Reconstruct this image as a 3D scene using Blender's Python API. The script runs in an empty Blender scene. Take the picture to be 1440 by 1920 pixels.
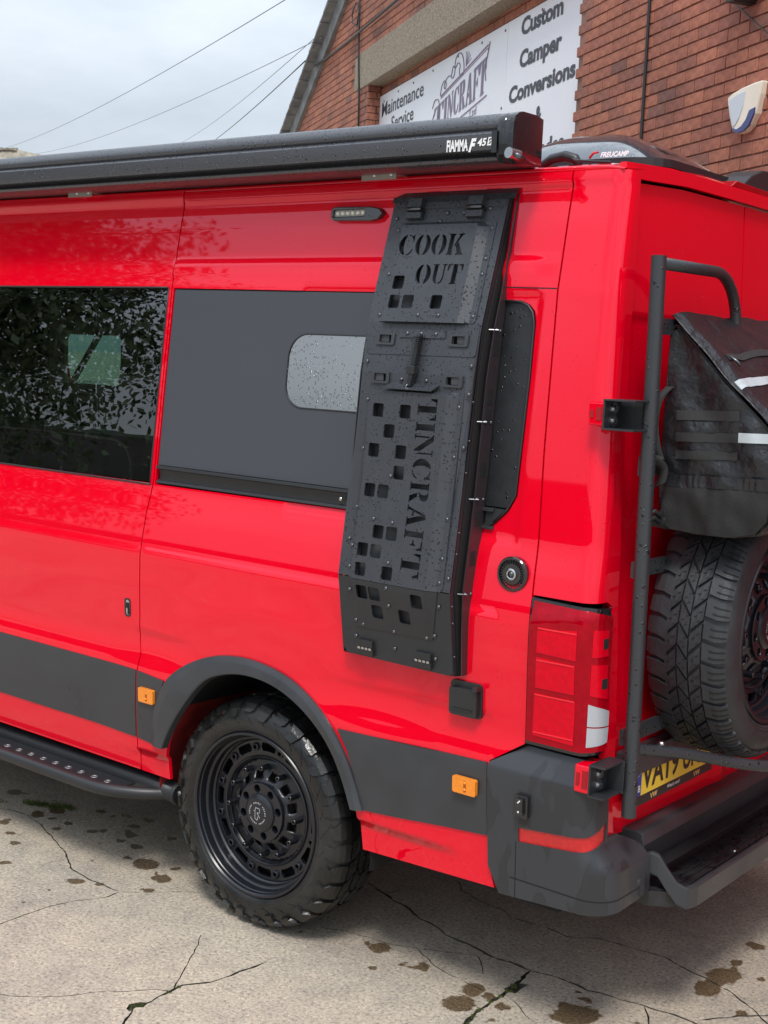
import bpy, math, random
import numpy as np
from mathutils import Vector, Matrix, Euler
from mathutils.geometry import delaunay_2d_cdt
from mathutils import noise as mnoise
random.seed(7); rng = np.random.RandomState(7)
PI = math.pi
sc = bpy.context.scene
col = sc.collection

# ------------------------------------------------------------ camera
CAM = Vector((2.961, -3.117, 1.9466))
RIGHT = Vector((0.78371, 0.61940, 0.04631)); UP = Vector((-0.10859, 0.06321, 0.99207)); FWD = Vector((-0.61156, 0.78253, -0.11680))
cd = bpy.data.cameras.new('camera'); cam = bpy.data.objects.new('camera', cd); col.objects.link(cam)
m3 = Matrix((RIGHT, UP, -FWD)).transposed()
cam.matrix_world = Matrix.Translation(CAM) @ m3.to_4x4()
cd.sensor_fit = 'HORIZONTAL'; cd.sensor_width = 36; cd.lens = 62.0; cd.clip_start = 0.05; cd.clip_end = 600
sc.camera = cam

# ------------------------------------------------------------ sky and sun
SUN_EL, SUN_AZ = math.radians(58), math.radians(152)      # azimuth from +Y, clockwise
w = bpy.data.worlds.new('World'); sc.world = w; w.use_nodes = True
nt = w.node_tree; nt.nodes.clear()
def N(t, ty, **k):
    n = t.nodes.new(ty)
    for a, b in k.items(): setattr(n, a, b)
    return n
out = N(nt, 'ShaderNodeOutputWorld'); bg = N(nt, 'ShaderNodeBackground'); bg.inputs['Strength'].default_value = 0.10
sky = N(nt, 'ShaderNodeTexSky', sky_type='NISHITA', sun_disc=False); sky.sun_elevation = SUN_EL; sky.sun_rotation = SUN_AZ
tc = N(nt, 'ShaderNodeTexCoord'); mp = N(nt, 'ShaderNodeMapping'); mp.inputs['Scale'].default_value = (1, 1, 2.6)
ns = N(nt, 'ShaderNodeTexNoise'); ns.inputs['Scale'].default_value = 2.1; ns.inputs['Detail'].default_value = 7; ns.inputs['Roughness'].default_value = 0.55
ns2 = N(nt, 'ShaderNodeTexNoise'); ns2.inputs['Scale'].default_value = 1.0; ns2.inputs['Detail'].default_value = 3
cr = N(nt, 'ShaderNodeValToRGB')                          # overcast deck: grey undersides, lighter gaps
cr.color_ramp.elements[0].position = 0.36; cr.color_ramp.elements[0].color = (5.2, 5.9, 6.7, 1)
cr.color_ramp.elements[1].position = 0.66; cr.color_ramp.elements[1].color = (8.4, 9.1, 9.8, 1)
mx = N(nt, 'ShaderNodeMix', data_type='RGBA'); cr2 = N(nt, 'ShaderNodeMapRange')
cr2.inputs['From Min'].default_value = 0.35; cr2.inputs['From Max'].default_value = 0.65; cr2.inputs['To Min'].default_value = 0.66; cr2.inputs['To Max'].default_value = 0.97
L = nt.links.new
L(tc.outputs['Generated'], mp.inputs['Vector']); L(mp.outputs[0], ns.inputs['Vector']); L(tc.outputs['Generated'], ns2.inputs['Vector'])
L(ns.outputs['Fac'], cr.inputs['Fac']); L(ns2.outputs['Fac'], cr2.inputs['Value'])
L(cr2.outputs[0], mx.inputs[0]); L(sky.outputs[0], mx.inputs[6]); L(cr.outputs[0], mx.inputs[7])
sepz = N(nt, 'ShaderNodeSeparateXYZ'); L(tc.outputs['Generated'], sepz.inputs[0])      # overcast sky: brighter overhead than at the horizon
cie = N(nt, 'ShaderNodeMapRange'); cie.inputs['From Min'].default_value = 0.05; cie.inputs['From Max'].default_value = 1.0; cie.inputs['To Min'].default_value = 0.72; cie.inputs['To Max'].default_value = 2.0; L(sepz.outputs[2], cie.inputs['Value'])
vsc = N(nt, 'ShaderNodeVectorMath', operation='SCALE'); L(mx.outputs[2], vsc.inputs[0]); L(cie.outputs[0], vsc.inputs['Scale'])
L(vsc.outputs[0], bg.inputs['Color']); L(bg.outputs[0], out.inputs[0])
sd = bpy.data.lights.new('sun', 'SUN'); sd.energy = 2.0; sd.angle = math.radians(14); sd.color = (1, 0.96, 0.9)
so = bpy.data.objects.new('sun', sd); col.objects.link(so)
so.rotation_euler = Euler((PI/2 - SUN_EL, 0, PI - SUN_AZ), 'XYZ')   # light comes from azimuth SUN_AZ
so.location = (0, 0, 20)
vs = sc.view_settings; vs.view_transform = 'Standard'; vs.look = 'None'; vs.gamma = 1; vs.exposure = 0.38
try: vs.use_curve_mapping = False
except Exception: pass

# ------------------------------------------------------------ materials
def mat(name, color, rough=0.5, metal=0.0, coat=0.0, spec=0.5, stint=None, var=0.0, vscale=8.0, bump=0.0, bscale=200.0, bdist=.002, ior=1.5, drops=0.0, dscale=90.0, rvar=0.0, noise2=None):
    m = bpy.data.materials.new(name); m.use_nodes = True
    t = m.node_tree; b = t.nodes['Principled BSDF']; l = t.links.new
    b.inputs['Base Color'].default_value = (*color, 1); b.inputs['Roughness'].default_value = rough
    b.inputs['Metallic'].default_value = metal; b.inputs['Specular IOR Level'].default_value = spec
    b.inputs['Coat Weight'].default_value = coat; b.inputs['Coat Roughness'].default_value = 0.02; b.inputs['IOR'].default_value = ior
    if stint: b.inputs['Specular Tint'].default_value = (*stint, 1)
    tcn = N(t, 'ShaderNodeTexCoord'); co = tcn.outputs['Object']
    cur = None
    if var > 0:
        nz = N(t, 'ShaderNodeTexNoise'); nz.inputs['Scale'].default_value = vscale; nz.inputs['Detail'].default_value = 6; nz.inputs['Roughness'].default_value = 0.6
        l(co, nz.inputs['Vector'])
        mr = N(t, 'ShaderNodeMapRange'); mr.inputs['From Min'].default_value = 0.3; mr.inputs['From Max'].default_value = 0.7
        mr.inputs['To Min'].default_value = 1 - var; mr.inputs['To Max'].default_value = 1 + var; l(nz.outputs['Fac'], mr.inputs['Value'])
        vm = N(t, 'ShaderNodeVectorMath', operation='SCALE'); vm.inputs[0].default_value = color; l(mr.outputs[0], vm.inputs['Scale'])
        cur = vm.outputs[0]; l(cur, b.inputs['Base Color'])
        if rvar > 0:
            m2 = N(t, 'ShaderNodeMapRange'); m2.inputs['From Min'].default_value = 0.3; m2.inputs['From Max'].default_value = 0.7
            m2.inputs['To Min'].default_value = max(0.02, rough - rvar); m2.inputs['To Max'].default_value = rough + rvar
            l(nz.outputs['Fac'], m2.inputs['Value']); l(m2.outputs[0], b.inputs['Roughness'])
    nrm = None
    if bump > 0:
        nb = N(t, 'ShaderNodeTexNoise'); nb.inputs['Scale'].default_value = bscale; nb.inputs['Detail'].default_value = 4; l(co, nb.inputs['Vector'])
        bp = N(t, 'ShaderNodeBump'); bp.inputs['Strength'].default_value = bump; bp.inputs['Distance'].default_value = bdist
        l(nb.outputs['Fac'], bp.inputs['Height']); nrm = bp.outputs[0]
    if drops > 0:                                          # rain drops: small domes with a wet sheen
        vo = N(t, 'ShaderNodeTexVoronoi'); vo.inputs['Scale'].default_value = dscale; l(co, vo.inputs['Vector'])
        nn = N(t, 'ShaderNodeTexNoise'); nn.inputs['Scale'].default_value = 7; nn.inputs['Detail'].default_value = 2; l(co, nn.inputs['Vector'])
        sep = N(t, 'ShaderNodeSeparateColor'); l(vo.outputs['Color'], sep.inputs[0])
        th = N(t, 'ShaderNodeMath', operation='MULTIPLY'); l(sep.outputs[0], th.inputs[0]); l(nn.outputs['Fac'], th.inputs[1])
        t2 = N(t, 'ShaderNodeMath', operation='MULTIPLY'); l(th.outputs[0], t2.inputs[0]); t2.inputs[1].default_value = drops
        lt = N(t, 'ShaderNodeMath', operation='SUBTRACT'); l(t2.outputs[0], lt.inputs[0]); l(vo.outputs['Distance'], lt.inputs[1])
        cl = N(t, 'ShaderNodeMapRange'); cl.inputs['From Min'].default_value = 0.0; cl.inputs['From Max'].default_value = 0.1; l(lt.outputs[0], cl.inputs['Value'])
        bp2 = N(t, 'ShaderNodeBump'); bp2.inputs['Strength'].default_value = 0.9; bp2.inputs['Distance'].default_value = 0.002; l(cl.outputs[0], bp2.inputs['Height'])
        if nrm: l(nrm, bp2.inputs['Normal'])
        nrm = bp2.outputs[0]
        mm = N(t, 'ShaderNodeMix', data_type='RGBA'); l(cl.outputs[0], mm.inputs[0])
        if cur: l(cur, mm.inputs[6])
        else: mm.inputs[6].default_value = (*color, 1)
        mm.inputs[7].default_value = (color[0]*.35, color[1]*.35, color[2]*.35, 1); l(mm.outputs[2], b.inputs['Base Color'])
        mr3 = N(t, 'ShaderNodeMapRange'); mr3.inputs['To Min'].default_value = rough; mr3.inputs['To Max'].default_value = 0.08
        l(cl.outputs[0], mr3.inputs['Value']); l(mr3.outputs[0], b.inputs['Roughness'])
    if nrm: l(nrm, b.inputs['Normal'])
    return m
RED = mat('red_paint', (0.78, 0.0, 0.015), rough=0.025, spec=0.6, ior=1.72, stint=(1, .50, .62), drops=0.30, dscale=120)
TRIM = mat('grey_trim_paint', (0.037, 0.040, 0.045), rough=0.36, var=0.16, vscale=5, rvar=.12, bump=0.03, bscale=600, spec=.45)
FILM = mat('matte_grey_film', (0.050, 0.055, 0.066), rough=0.42, spec=.5, var=0.03, vscale=3, bump=.02, bscale=900)
POWD = mat('black_powder_coat', (0.034, 0.037, 0.045), rough=0.40, var=0.12, vscale=14, bump=0.25, bscale=900, drops=0.75, dscale=120, spec=.6)
POWD2 = mat('black_powder_coat_dry', (0.020, 0.022, 0.026), rough=0.42, var=0.1, vscale=14, bump=0.2, bscale=900, spec=.5)
BLACKPL = mat('black_plastic', (0.018, 0.019, 0.021), rough=0.42, var=0.1, bump=.08, bscale=500)
GLOSSBL = mat('gloss_black', (0.012, 0.012, 0.014), rough=0.12, coat=.6, drops=.6, dscale=80)
AWN = mat('black_anodised_case', (0.045, 0.047, 0.056), rough=0.32, spec=.8, drops=0.75, dscale=120, bump=.03, bscale=300)
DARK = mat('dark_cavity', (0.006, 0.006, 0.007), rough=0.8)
RUB = mat('tyre_rubber', (0.014, 0.014, 0.014), rough=0.34, var=0.75, vscale=5, rvar=.2, bump=0.3, bscale=120)
RUB2 = mat('tyre_rubber_dry', (0.026, 0.028, 0.032), rough=0.5, var=0.25, vscale=12, rvar=.1, bump=0.3, bscale=160)
RIMM = mat('satin_black_rim', (0.008, 0.009, 0.013), rough=0.30, spec=.6, bump=.05, bscale=300, var=.1)
STEEL = mat('stainless_screw', (0.55, 0.56, 0.58), rough=0.25, metal=1.0)
RIVET = mat('dark_rivet', (0.13, 0.135, 0.15), rough=0.3, metal=.9)
AMBER = mat('amber_lens', (0.85, 0.25, 0.01), rough=0.18, coat=.6, var=.12, vscale=120)
LAMPD = mat('dark_red_lens', (0.32, 0.0, 0.006), rough=0.06, spec=.6, stint=(1,.3,.4), var=.15, vscale=40)
LAMPR = mat('bright_red_lens', (0.62, 0.0, 0.012), rough=0.12, spec=.6, stint=(1,.3,.4), bump=.3, bscale=400, var=.1, vscale=60)
LAMPW = mat('clear_white_lens', (0.40, 0.42, 0.45), rough=0.15, coat=.6, bump=.3, bscale=300)
REFL = mat('red_reflector', (0.55, 0.005, 0.008), rough=0.12, coat=.6, bump=.5, bscale=900, var=.15, vscale=90)
FABR = mat('black_nylon', (0.011, 0.0115, 0.014), rough=0.38, bump=0.8, bscale=16, bdist=.018, var=.12, vscale=10, spec=.55)
FABM = mat('black_mesh_fabric', (0.010, 0.0105, 0.011), rough=0.6, bump=0.9, bscale=420, var=.25, vscale=260)
STRIP = mat('grey_reflective_tape', (0.42, 0.46, 0.48), rough=0.4, var=.08, vscale=30)
WHITE = mat('white_print', (0.78, 0.78, 0.78), rough=0.4)
YEL = mat('yellow_plate', (0.85, 0.58, 0.05), rough=0.35, coat=.3, var=.05)
BLUE = mat('plate_blue', (0.01, 0.04, 0.30), rough=0.35)
INKB = mat('black_ink', (0.01, 0.01, 0.011), rough=0.4)
GOLD = mat('gold_print', (0.62, 0.36, 0.12), rough=0.4)
PEACH = mat('pale_gold_print', (0.75, 0.45, 0.2), rough=0.4)

def glass(name, tint, ior, rough=0.0, trans=0.35):
    m = bpy.data.materials.new(name); m.use_nodes = True; t = m.node_tree; t.nodes.clear(); l = t.links.new
    o = N(t, 'ShaderNodeOutputMaterial'); g = N(t, 'ShaderNodeBsdfGlossy'); g.inputs['Roughness'].default_value = rough; g.inputs['Color'].default_value = (.95, .97, 1, 1)
    tr = N(t, 'ShaderNodeBsdfTransparent'); tr.inputs['Color'].default_value = (tint[0]*trans, tint[1]*trans, tint[2]*trans, 1)
    nz_ = N(t, 'ShaderNodeTexNoise'); nz_.inputs['Scale'].default_value = 5; nz_.inputs['Detail'].default_value = 1; tt_ = N(t, 'ShaderNodeTexCoord'); l(tt_.outputs['Object'], nz_.inputs['Vector'])
    bb_ = N(t, 'ShaderNodeBump'); bb_.inputs['Strength'].default_value = .014; bb_.inputs['Distance'].default_value = .03; l(nz_.outputs['Fac'], bb_.inputs['Height']); l(bb_.outputs[0], g.inputs['Normal'])   # rolled glass is never quite flat
    fr = N(t, 'ShaderNodeFresnel'); fr.inputs['IOR'].default_value = ior; mxs = N(t, 'ShaderNodeMixShader')
    l(fr.outputs[0], mxs.inputs[0]); l(tr.outputs[0], mxs.inputs[1]); l(g.outputs[0], mxs.inputs[2]); l(mxs.outputs[0], o.inputs[0])
    return m
GLASS = glass('privacy_glass', (.85, 1, .92), 2.3, trans=.40)
GREENG = glass('green_tinted_glass', (.40, .72, .62), 1.5, trans=.6)

# ------------------------------------------------------------ mesh helpers
WM = {}
def base(name, me, m, parent=None, local=False):
    o = bpy.data.objects.new(name, me); col.objects.link(o)
    if m is not None and len(me.materials) == 0: me.materials.append(m)
    if parent is not None:
        o.parent = parent
        if local: WM[o.name] = WM[parent.name]
        else: o.matrix_parent_inverse = WM[parent.name].inverted(); WM[o.name] = Matrix.Identity(4)
    else: WM[o.name] = Matrix.Identity(4)
    return o
def mesh(name, v, f, m, parent=None, local=False, smooth=False):
    me = bpy.data.meshes.new(name); me.from_pydata([tuple(a) for a in v], [], [tuple(a) for a in f]); me.update()
    if smooth: me.shade_smooth()
    return base(name, me, m, parent, local)
def thing(name, label, cat, loc=(0, 0, 0), rot=(0, 0, 0), group=None):
    o = bpy.data.objects.new(name, None); col.objects.link(o); o.location = loc; o.rotation_euler = rot; o.empty_display_size = .1
    WM[o.name] = Matrix.Translation(loc) @ Euler(rot).to_matrix().to_4x4()
    o['label'] = label; o['category'] = cat
    if group: o['group'] = group
    return o
def tag(o, label, cat, group=None, kind=None):
    o['label'] = label; o['category'] = cat
    if group: o['group'] = group
    if kind: o['kind'] = kind
    return o
class MB:
    def __init__(s): s.v = []; s.f = []
    def add(s, v, f):
        n = len(s.v); s.v += [tuple(a) for a in v]; s.f += [tuple(i + n for i in a) for a in f]
    def box(s, a, b):
        x0, y0, z0 = a; x1, y1, z1 = b
        s.add([(x0,y0,z0),(x1,y0,z0),(x1,y1,z0),(x0,y1,z0),(x0,y0,z1),(x1,y0,z1),(x1,y1,z1),(x0,y1,z1)],
              [(0,3,2,1),(4,5,6,7),(0,1,5,4),(1,2,6,5),(2,3,7,6),(3,0,4,7)])
    def fbox(s, c, U, V, W, hu, hv, hw):                     # oriented box, chamfered top
        c = Vector(c); U = Vector(U); V = Vector(V); W = Vector(W)
        p = [c + U*hu*i + V*hv*j + W*hw*k for k in (-1, 1) for j in (-1, 1) for i in (-1, 1)]
        s.add(p, [(0,2,3,1),(4,5,7,6),(0,1,5,4),(1,3,7,5),(3,2,6,7),(2,0,4,6)])
    def tube(s, pts, r, n=12, cap=True):
        pts = [Vector(p) for p in pts]; k = len(pts); rs = r if isinstance(r, (list, tuple)) else [r]*k
        ref = None; V = []
        for i, p in enumerate(pts):
            t = (pts[min(i+1, k-1)] - pts[max(i-1, 0)]).normalized()
            if ref is None: ref = t.orthogonal().normalized()
            ref = (ref - t*ref.dot(t)).normalized(); bi = t.cross(ref)
            for j in range(n):
                a = 2*PI*j/n; V.append(p + ref*math.cos(a)*rs[i] + bi*math.sin(a)*rs[i])
        F = [(i*n+j, i*n+(j+1) % n, (i+1)*n+(j+1) % n, (i+1)*n+j) for i in range(k-1) for j in range(n)]
        if cap: F += [tuple(range(n))[::-1], tuple((k-1)*n+j for j in range(n))]
        s.add(V, F)
    def lathe(s, prof, n=48, fn=None, closed=False):           # prof (r, c) about local Z
        V = []; k = len(prof)
        for i in range(n):
            a = 2*PI*i/n; V += [(r*math.cos(a), r*math.sin(a), c) for r, c in prof]
        if fn: V = [fn(*v) for v in V]
        F = [(i*k+j, ((i+1) % n)*k+j, ((i+1) % n)*k+j+1, i*k+j+1) for i in range(n) for j in range(k-1)]
        s.add(V, F)
    def make(s, name, m, parent=None, local=False, smooth=False, angle=None):
        o = mesh(name, s.v, s.f, m, parent, local, smooth or angle is not None)
        if angle is not None:
            try: o.data.set_sharp_from_angle(angle=math.radians(angle))
            except Exception: pass
        return o
def bevel(o, w, seg=2, ang=35):
    b = o.modifiers.new('bevel', 'BEVEL'); b.width = w; b.segments = seg; b.limit_method = 'ANGLE'; b.angle_limit = math.radians(ang); b.harden_normals = False
    return o
def rrect(x0, y0, x1, y1, r, n=5):
    P = []
    for cx, cy, a in ((x1-r, y1-r, 0), (x0+r, y1-r, 90), (x0+r, y0+r, 180), (x1-r, y0+r, 270)):
        for i in range(n+1):
            t = math.radians(a + 90*i/n); P.append((cx + r*math.cos(t), cy + r*math.sin(t)))
    return P
def circ(cx, cy, r, n=24): return [(cx + r*math.cos(2*PI*i/n), cy + r*math.sin(2*PI*i/n)) for i in range(n)]
def dens(P, d):
    P = [np.array(p, float) for p in P]; o = []
    for i in range(len(P)):
        a, b = P[i], P[(i+1) % len(P)]; k = max(1, int(math.ceil(np.linalg.norm(b-a)/d)))
        o += [tuple(a + (b-a)*j/k) for j in range(k)]
    return o
def pip(X, Y, poly):
    poly = np.array(poly); ins = np.zeros(len(X), bool); j = len(poly)-1
    for i in range(len(poly)):
        xi, yi = poly[i]; xj, yj = poly[j]
        if yi != yj:
            c = ((yi > Y) != (yj > Y)) & (X < (xj-xi)*(Y-yi)/(yj-yi)+xi); ins ^= c
        j = i
    return ins
def pdist(X, Y, poly):
    poly = np.array(poly); d = np.full(len(X), 9.)
    for i in range(len(poly)):
        a = poly[i]; b = poly[(i+1) % len(poly)]; ab = b-a; L2 = max(1e-12, ab@ab)
        t = np.clip(((X-a[0])*ab[0]+(Y-a[1])*ab[1])/L2, 0, 1); d = np.minimum(d, np.hypot(X-a[0]-t*ab[0], Y-a[1]-t*ab[1]))
    return d
def solid(name, outer, holes, fn, w0, w1, m, parent=None, local=False, res=None, smooth=False, back=False, extra=None, bev=0, wallmat=None, jitter=0):
    """a sheet cut to an outline with holes, mapped through fn(u,v,w); top at w1, walls to w0"""
    if res: outer = dens(outer, res); holes = [dens(h, res) for h in holes]
    A = np.array(outer)
    if 0.5*np.sum(A[:, 0]*np.roll(A[:, 1], -1) - np.roll(A[:, 0], -1)*A[:, 1]) < 0: outer = outer[::-1]
    vs_ = [Vector(p) for p in outer]; ed = [(i, (i+1) % len(outer)) for i in range(len(outer))]
    for h in holes:
        n0 = len(vs_); vs_ += [Vector(p) for p in h]; ed += [(n0+i, n0+(i+1) % len(h)) for i in range(len(h))]
    if res or extra is not None:
        Q = []
        if res:
            x0, y0 = A.min(0); x1, y1 = A.max(0); gx = np.arange(x0+res/2, x1, res); gy = np.arange(y0+res/2, y1, res)
            X, Y = [q.ravel() for q in np.meshgrid(gx, gy)]; Q.append(np.c_[X, Y])
            if jitter: Q[0] = Q[0] + rng.uniform(-jitter, jitter, Q[0].shape)*res
        if extra is not None and len(extra): Q.append(np.array(extra, float))
        Q = np.vstack(Q); X, Y = Q[:, 0], Q[:, 1]; k = pip(X, Y, outer); dd = (res or .01)*.35
        for h in holes: k &= ~pip(X, Y, h)
        X, Y = X[k], Y[k]; k = pdist(X, Y, outer) > dd
        for h in holes: k &= pdist(X, Y, h) > dd
        vs_ += [Vector((float(a), float(b))) for a, b in zip(X[k], Y[k])]
    V2, _, F2 = delaunay_2d_cdt(vs_, ed, [], 0, 1e-7)[:3]
    P = np.array([(v.x, v.y) for v in V2]); Fc = np.array([f for f in F2 if len(f) == 3]); c = P[Fc].mean(1)
    k = pip(c[:, 0], c[:, 1], outer)
    for h in holes: k &= ~pip(c[:, 0], c[:, 1], h)
    Fc = Fc[k]; ar = (P[Fc[:, 1]]-P[Fc[:, 0]]); br = (P[Fc[:, 2]]-P[Fc[:, 0]]); cr_ = ar[:, 0]*br[:, 1]-ar[:, 1]*br[:, 0]
    Fc[cr_ < 0] = Fc[cr_ < 0][:, ::-1]
    used = np.unique(Fc); mp_ = -np.ones(len(P), int); mp_[used] = np.arange(len(used)); P = P[used]; Fc = mp_[Fc]
    top = [Vector(fn(u, v, w1)) for u, v in P]; nT = len(top)
    cnt = {}
    for a, b, c_ in Fc:
        for e in ((a, b), (b, c_), (c_, a)): cnt[e] = 1
    bd = [e for e in cnt if (e[1], e[0]) not in cnt]
    verts = list(top); faces = [tuple(int(i) for i in f) for f in Fc]; nF = len(faces)
    if w0 != w1:
        wa = {}
        for a, b in bd:
            for i in (a, b):
                if i not in wa:
                    wa[i] = len(verts); verts.append(top[i].copy() if smooth else None); 
                    if not smooth: verts.pop(); wa[i] = int(i)
        wb = {}
        if back:
            for i in range(nT): wb[i] = len(verts); verts.append(Vector(fn(P[i][0], P[i][1], w0)))
            faces += [tuple(wb[i] for i in f[::-1]) for f in faces[:nF]]
        else:
            for i in wa: wb[i] = len(verts); verts.append(Vector(fn(P[i][0], P[i][1], w0)))
        faces += [(wa[a], wb[a], wb[b], wa[b]) for a, b in bd]
    me = bpy.data.meshes.new(name); me.from_pydata([tuple(v) for v in verts], [], faces); me.update()
    if smooth:
        e = 0.0025; nr = [(0, 0, 0)]*len(verts)
        me.shade_smooth(); nr = [Vector((0, 0, 0))]*len(verts)
        for i, (u, v) in enumerate(P):
            a = Vector(fn(u+e, v, w1)) - Vector(fn(u-e, v, w1)); b = Vector(fn(u, v+e, w1)) - Vector(fn(u, v-e, w1)); nr[i] = a.cross(b).normalized()
        pn = [p.normal for p in me.polygons]; ln = []
        for p in me.polygons:
            for vi in p.vertices: ln.append(tuple(nr[vi]) if p.index < nF else tuple(p.normal))
        me.normals_split_custom_set(ln)
    if wallmat is not None:
        me.materials.append(m); me.materials.append(wallmat)
        for p in me.polygons:
            if p.index >= nF: p.material_index = 1
    o = base(name, me, m, parent, local)
    if bev: bevel(o, bev)
    return o
def text(name, body, m, parent, org, U, V, h, thick=0.0006, bold=0.0, xs=1.0, align='LEFT', width=None, local=False, spacing=1.0, shear=0.0):
    c = bpy.data.curves.new(name, 'FONT'); c.body = body; c.size = 1; c.offset = bold; c.align_x = align; c.space_character = spacing; c.shear = shear; c.resolution_u = 3
    o = bpy.data.objects.new(name, c); col.objects.link(o); dg = bpy.context.evaluated_depsgraph_get()
    me = bpy.data.meshes.new_from_object(o.evaluated_get(dg)); bpy.data.objects.remove(o); bpy.data.curves.remove(c)
    U = Vector(U).normalized(); V = Vector(V).normalized(); W = U.cross(V)
    xsn = [v.co.x for v in me.vertices]; ys = [v.co.y for v in me.vertices]
    s = h/0.73
    if width: s_x = width/(max(xsn)-min(xsn))
    else: s_x = s*xs
    x0 = min(xsn) if align == 'LEFT' else (0.5*(min(xsn)+max(xsn)) if align == 'CENTER' else 0)
    for v in me.vertices: v.co = Vector(org) + U*(v.co.x-x0)*s_x + V*v.co.y*s + W*thick
    me.update(); me.materials.clear()
    return base(name, me, m, parent, local)
# ------------------------------------------------------------ van surfaces
PZ = np.array([.30,.44,.55,.68,.79,.815,.86,.90,1.0,1.1,1.21,1.26,1.36,1.42,1.455,1.81,2.15,2.35,2.50])
PY = np.array([.03,.018,.008,-.004,-.010,-.008,.000,.003,-.002,-.008,-.012,-.010,.006,.018,.024,.052,.082,.113,.14])
zz = np.arange(.2, 2.6, .004); yy = np.interp(zz, PZ, PY); ker = np.hanning(11); ker /= ker.sum()
yy = np.convolve(np.pad(yy, 5, 'edge'), ker, 'valid')
def Pz(z): return float(np.interp(z, zz, yy))
def sst(a, b, x):
    t = min(1, max(0, (x-a)/(b-a))); return t*t*(3-2*t)
HZ = [0, 2.19, 2.197, 2.234, 2.243, 2.440, 2.450, 3]; HV = [0, 0, .007, .006, 0, 0, .012, .012]
def relief(x, z):
    h = float(np.interp(z, HZ, HV)); h *= 1-sst(.93, 1.03, x) if z < 2.3 else 1
    r = math.hypot(x-.03, (z-.385)*1.0)
    if z > .5: h += .014*sst(.86, .56, r) if r > .1 else 0
    h += .004*sst(1.245, 1.235, z)*sst(.93, .95, z)*sst(.60, .72, r)*(1 if x < .95 else 0)
    # softly sunk surround of the long window opening
    dx = max(abs(x-.224)-.735, 0); dz = max(abs(z-1.79)-.33, 0); d = math.hypot(dx, dz)
    if x > .1: h -= .008*sst(.045, .0, d)
    return h
def RXc(z): return 1.290 - .045*(z-.6)
RC = .05
def bodyfn(s, z, w=0.0):
    xc = RXc(z)-RC; P = Pz(z); h = relief(s, z) if s < xc else relief(xc, z)
    w = w + h*(1 if s < xc else 0.0 if s > xc+.08 else 1-(s-xc)/.08)
    if s <= xc: return (s, P-w, z)
    if s <= xc+PI*RC/2:
        a = (s-xc)/RC; return (xc+(RC+w)*math.sin(a), P+RC-(RC+w)*math.cos(a), z)
    return (xc+RC+w, P+RC+(s-xc-PI*RC/2), z)
def sY(Y, z): return RXc(z)-RC+PI*RC/2+(Y-Pz(z)-RC)
def sidefn(x, z, w=0.0): return (x, Pz(z)-w, z)
def RX(y, z): return 1.285-0.045*max(0, z-.6)-0.025*((y-1.0)/1.0)**2
def rearfn(y, z, w=0.0):
    h = -.006*sst(2.105, 2.075, z)*sst(.14, .24, y)*sst(.9, .8, y) if y < .93 else -.006*sst(2.105, 2.075, z)
    return (RX(y, z)+w+h, y, z)
def xs(z): return float(np.interp(z, [.432,.80,.86,.905,1.364,1.478,2.5], [-.545,-.541,-.536,-.548,-.540,-.528,-.518]))
def xcs(z): return float(np.interp(z, [1.30,1.70,1.95,2.15,2.48], [1.064,1.045,1.039,1.034,1.036]))

van = thing('camper_van', 'bright red high-roof camper van with grey lower trim, seen from its rear left corner', 'van')
G = .0028
zl = [.434,.50,.60,.70,.80,.83,.86,.88,.905,1.0,1.1,1.2,1.3,1.364,1.42,1.478,1.7,2.0,2.2,2.35,2.488]
# sliding door
door_out = [(xs(z)-G, z) for z in zl] + [(-2.35, 2.488), (-2.35, .434)]
dwin = [(-2.1, 1.462), (-.5435, 1.466), (-.5355, 2.148), (-2.1, 2.150)]
sdoor = solid('sliding_door', door_out, [dwin], bodyfn, -.016, 0, RED, van, res=.022, smooth=True)
dg = solid('window', [(-2.095, 1.466), (-.548, 1.470), (-.540, 2.144), (-2.095, 2.146)], [], lambda u, v, q: sidefn(u, v, q-.001), -.004, -.0005, GLASS, sdoor, res=.05, smooth=True)
mb = MB()
for zc in (1.462, 2.150):
    mb.tube([(x, Pz(zc)-.0015, zc) for x in np.linspace(-2.1, -.54, 12)], .0035, 6)
mb.tube([(float(np.interp(z, [1.466, 2.148], [-.5455, -.5375])), Pz(z)-.001, z) for z in np.linspace(1.466, 2.148, 10)], .003, 6)
mb.make('window_seal', BLACKPL, sdoor, smooth=True)
fl = MB(); fl.box((-2.35, .02, .425), (-.552, .045, .445)); fl.make('sill_flange', RED, sdoor)
# door lock
solid('lock', rrect(-.626, .981, -.594, 1.048, .012), [rrect(-.620, .987, -.600, 1.042, .009)], bodyfn, 0, .002, BLACKPL, sdoor, res=.02)
solid('lock_plate', rrect(-.620, .987, -.600, 1.042, .009), [], bodyfn, 0, .0008, STEEL, sdoor)
k = MB(); k.fbox((-.610, Pz(1.02)-.004, 1.022), (1,0,0), (0,0,1), (0,-1,0), .006, .010, .003); k.fbox((-.606, Pz(1.0)-.004, 1.002), (1,0,0), (0,0,1), (0,-1,0), .003, .012, .003); k.make('lock_barrel', DARK, sdoor)

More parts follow.
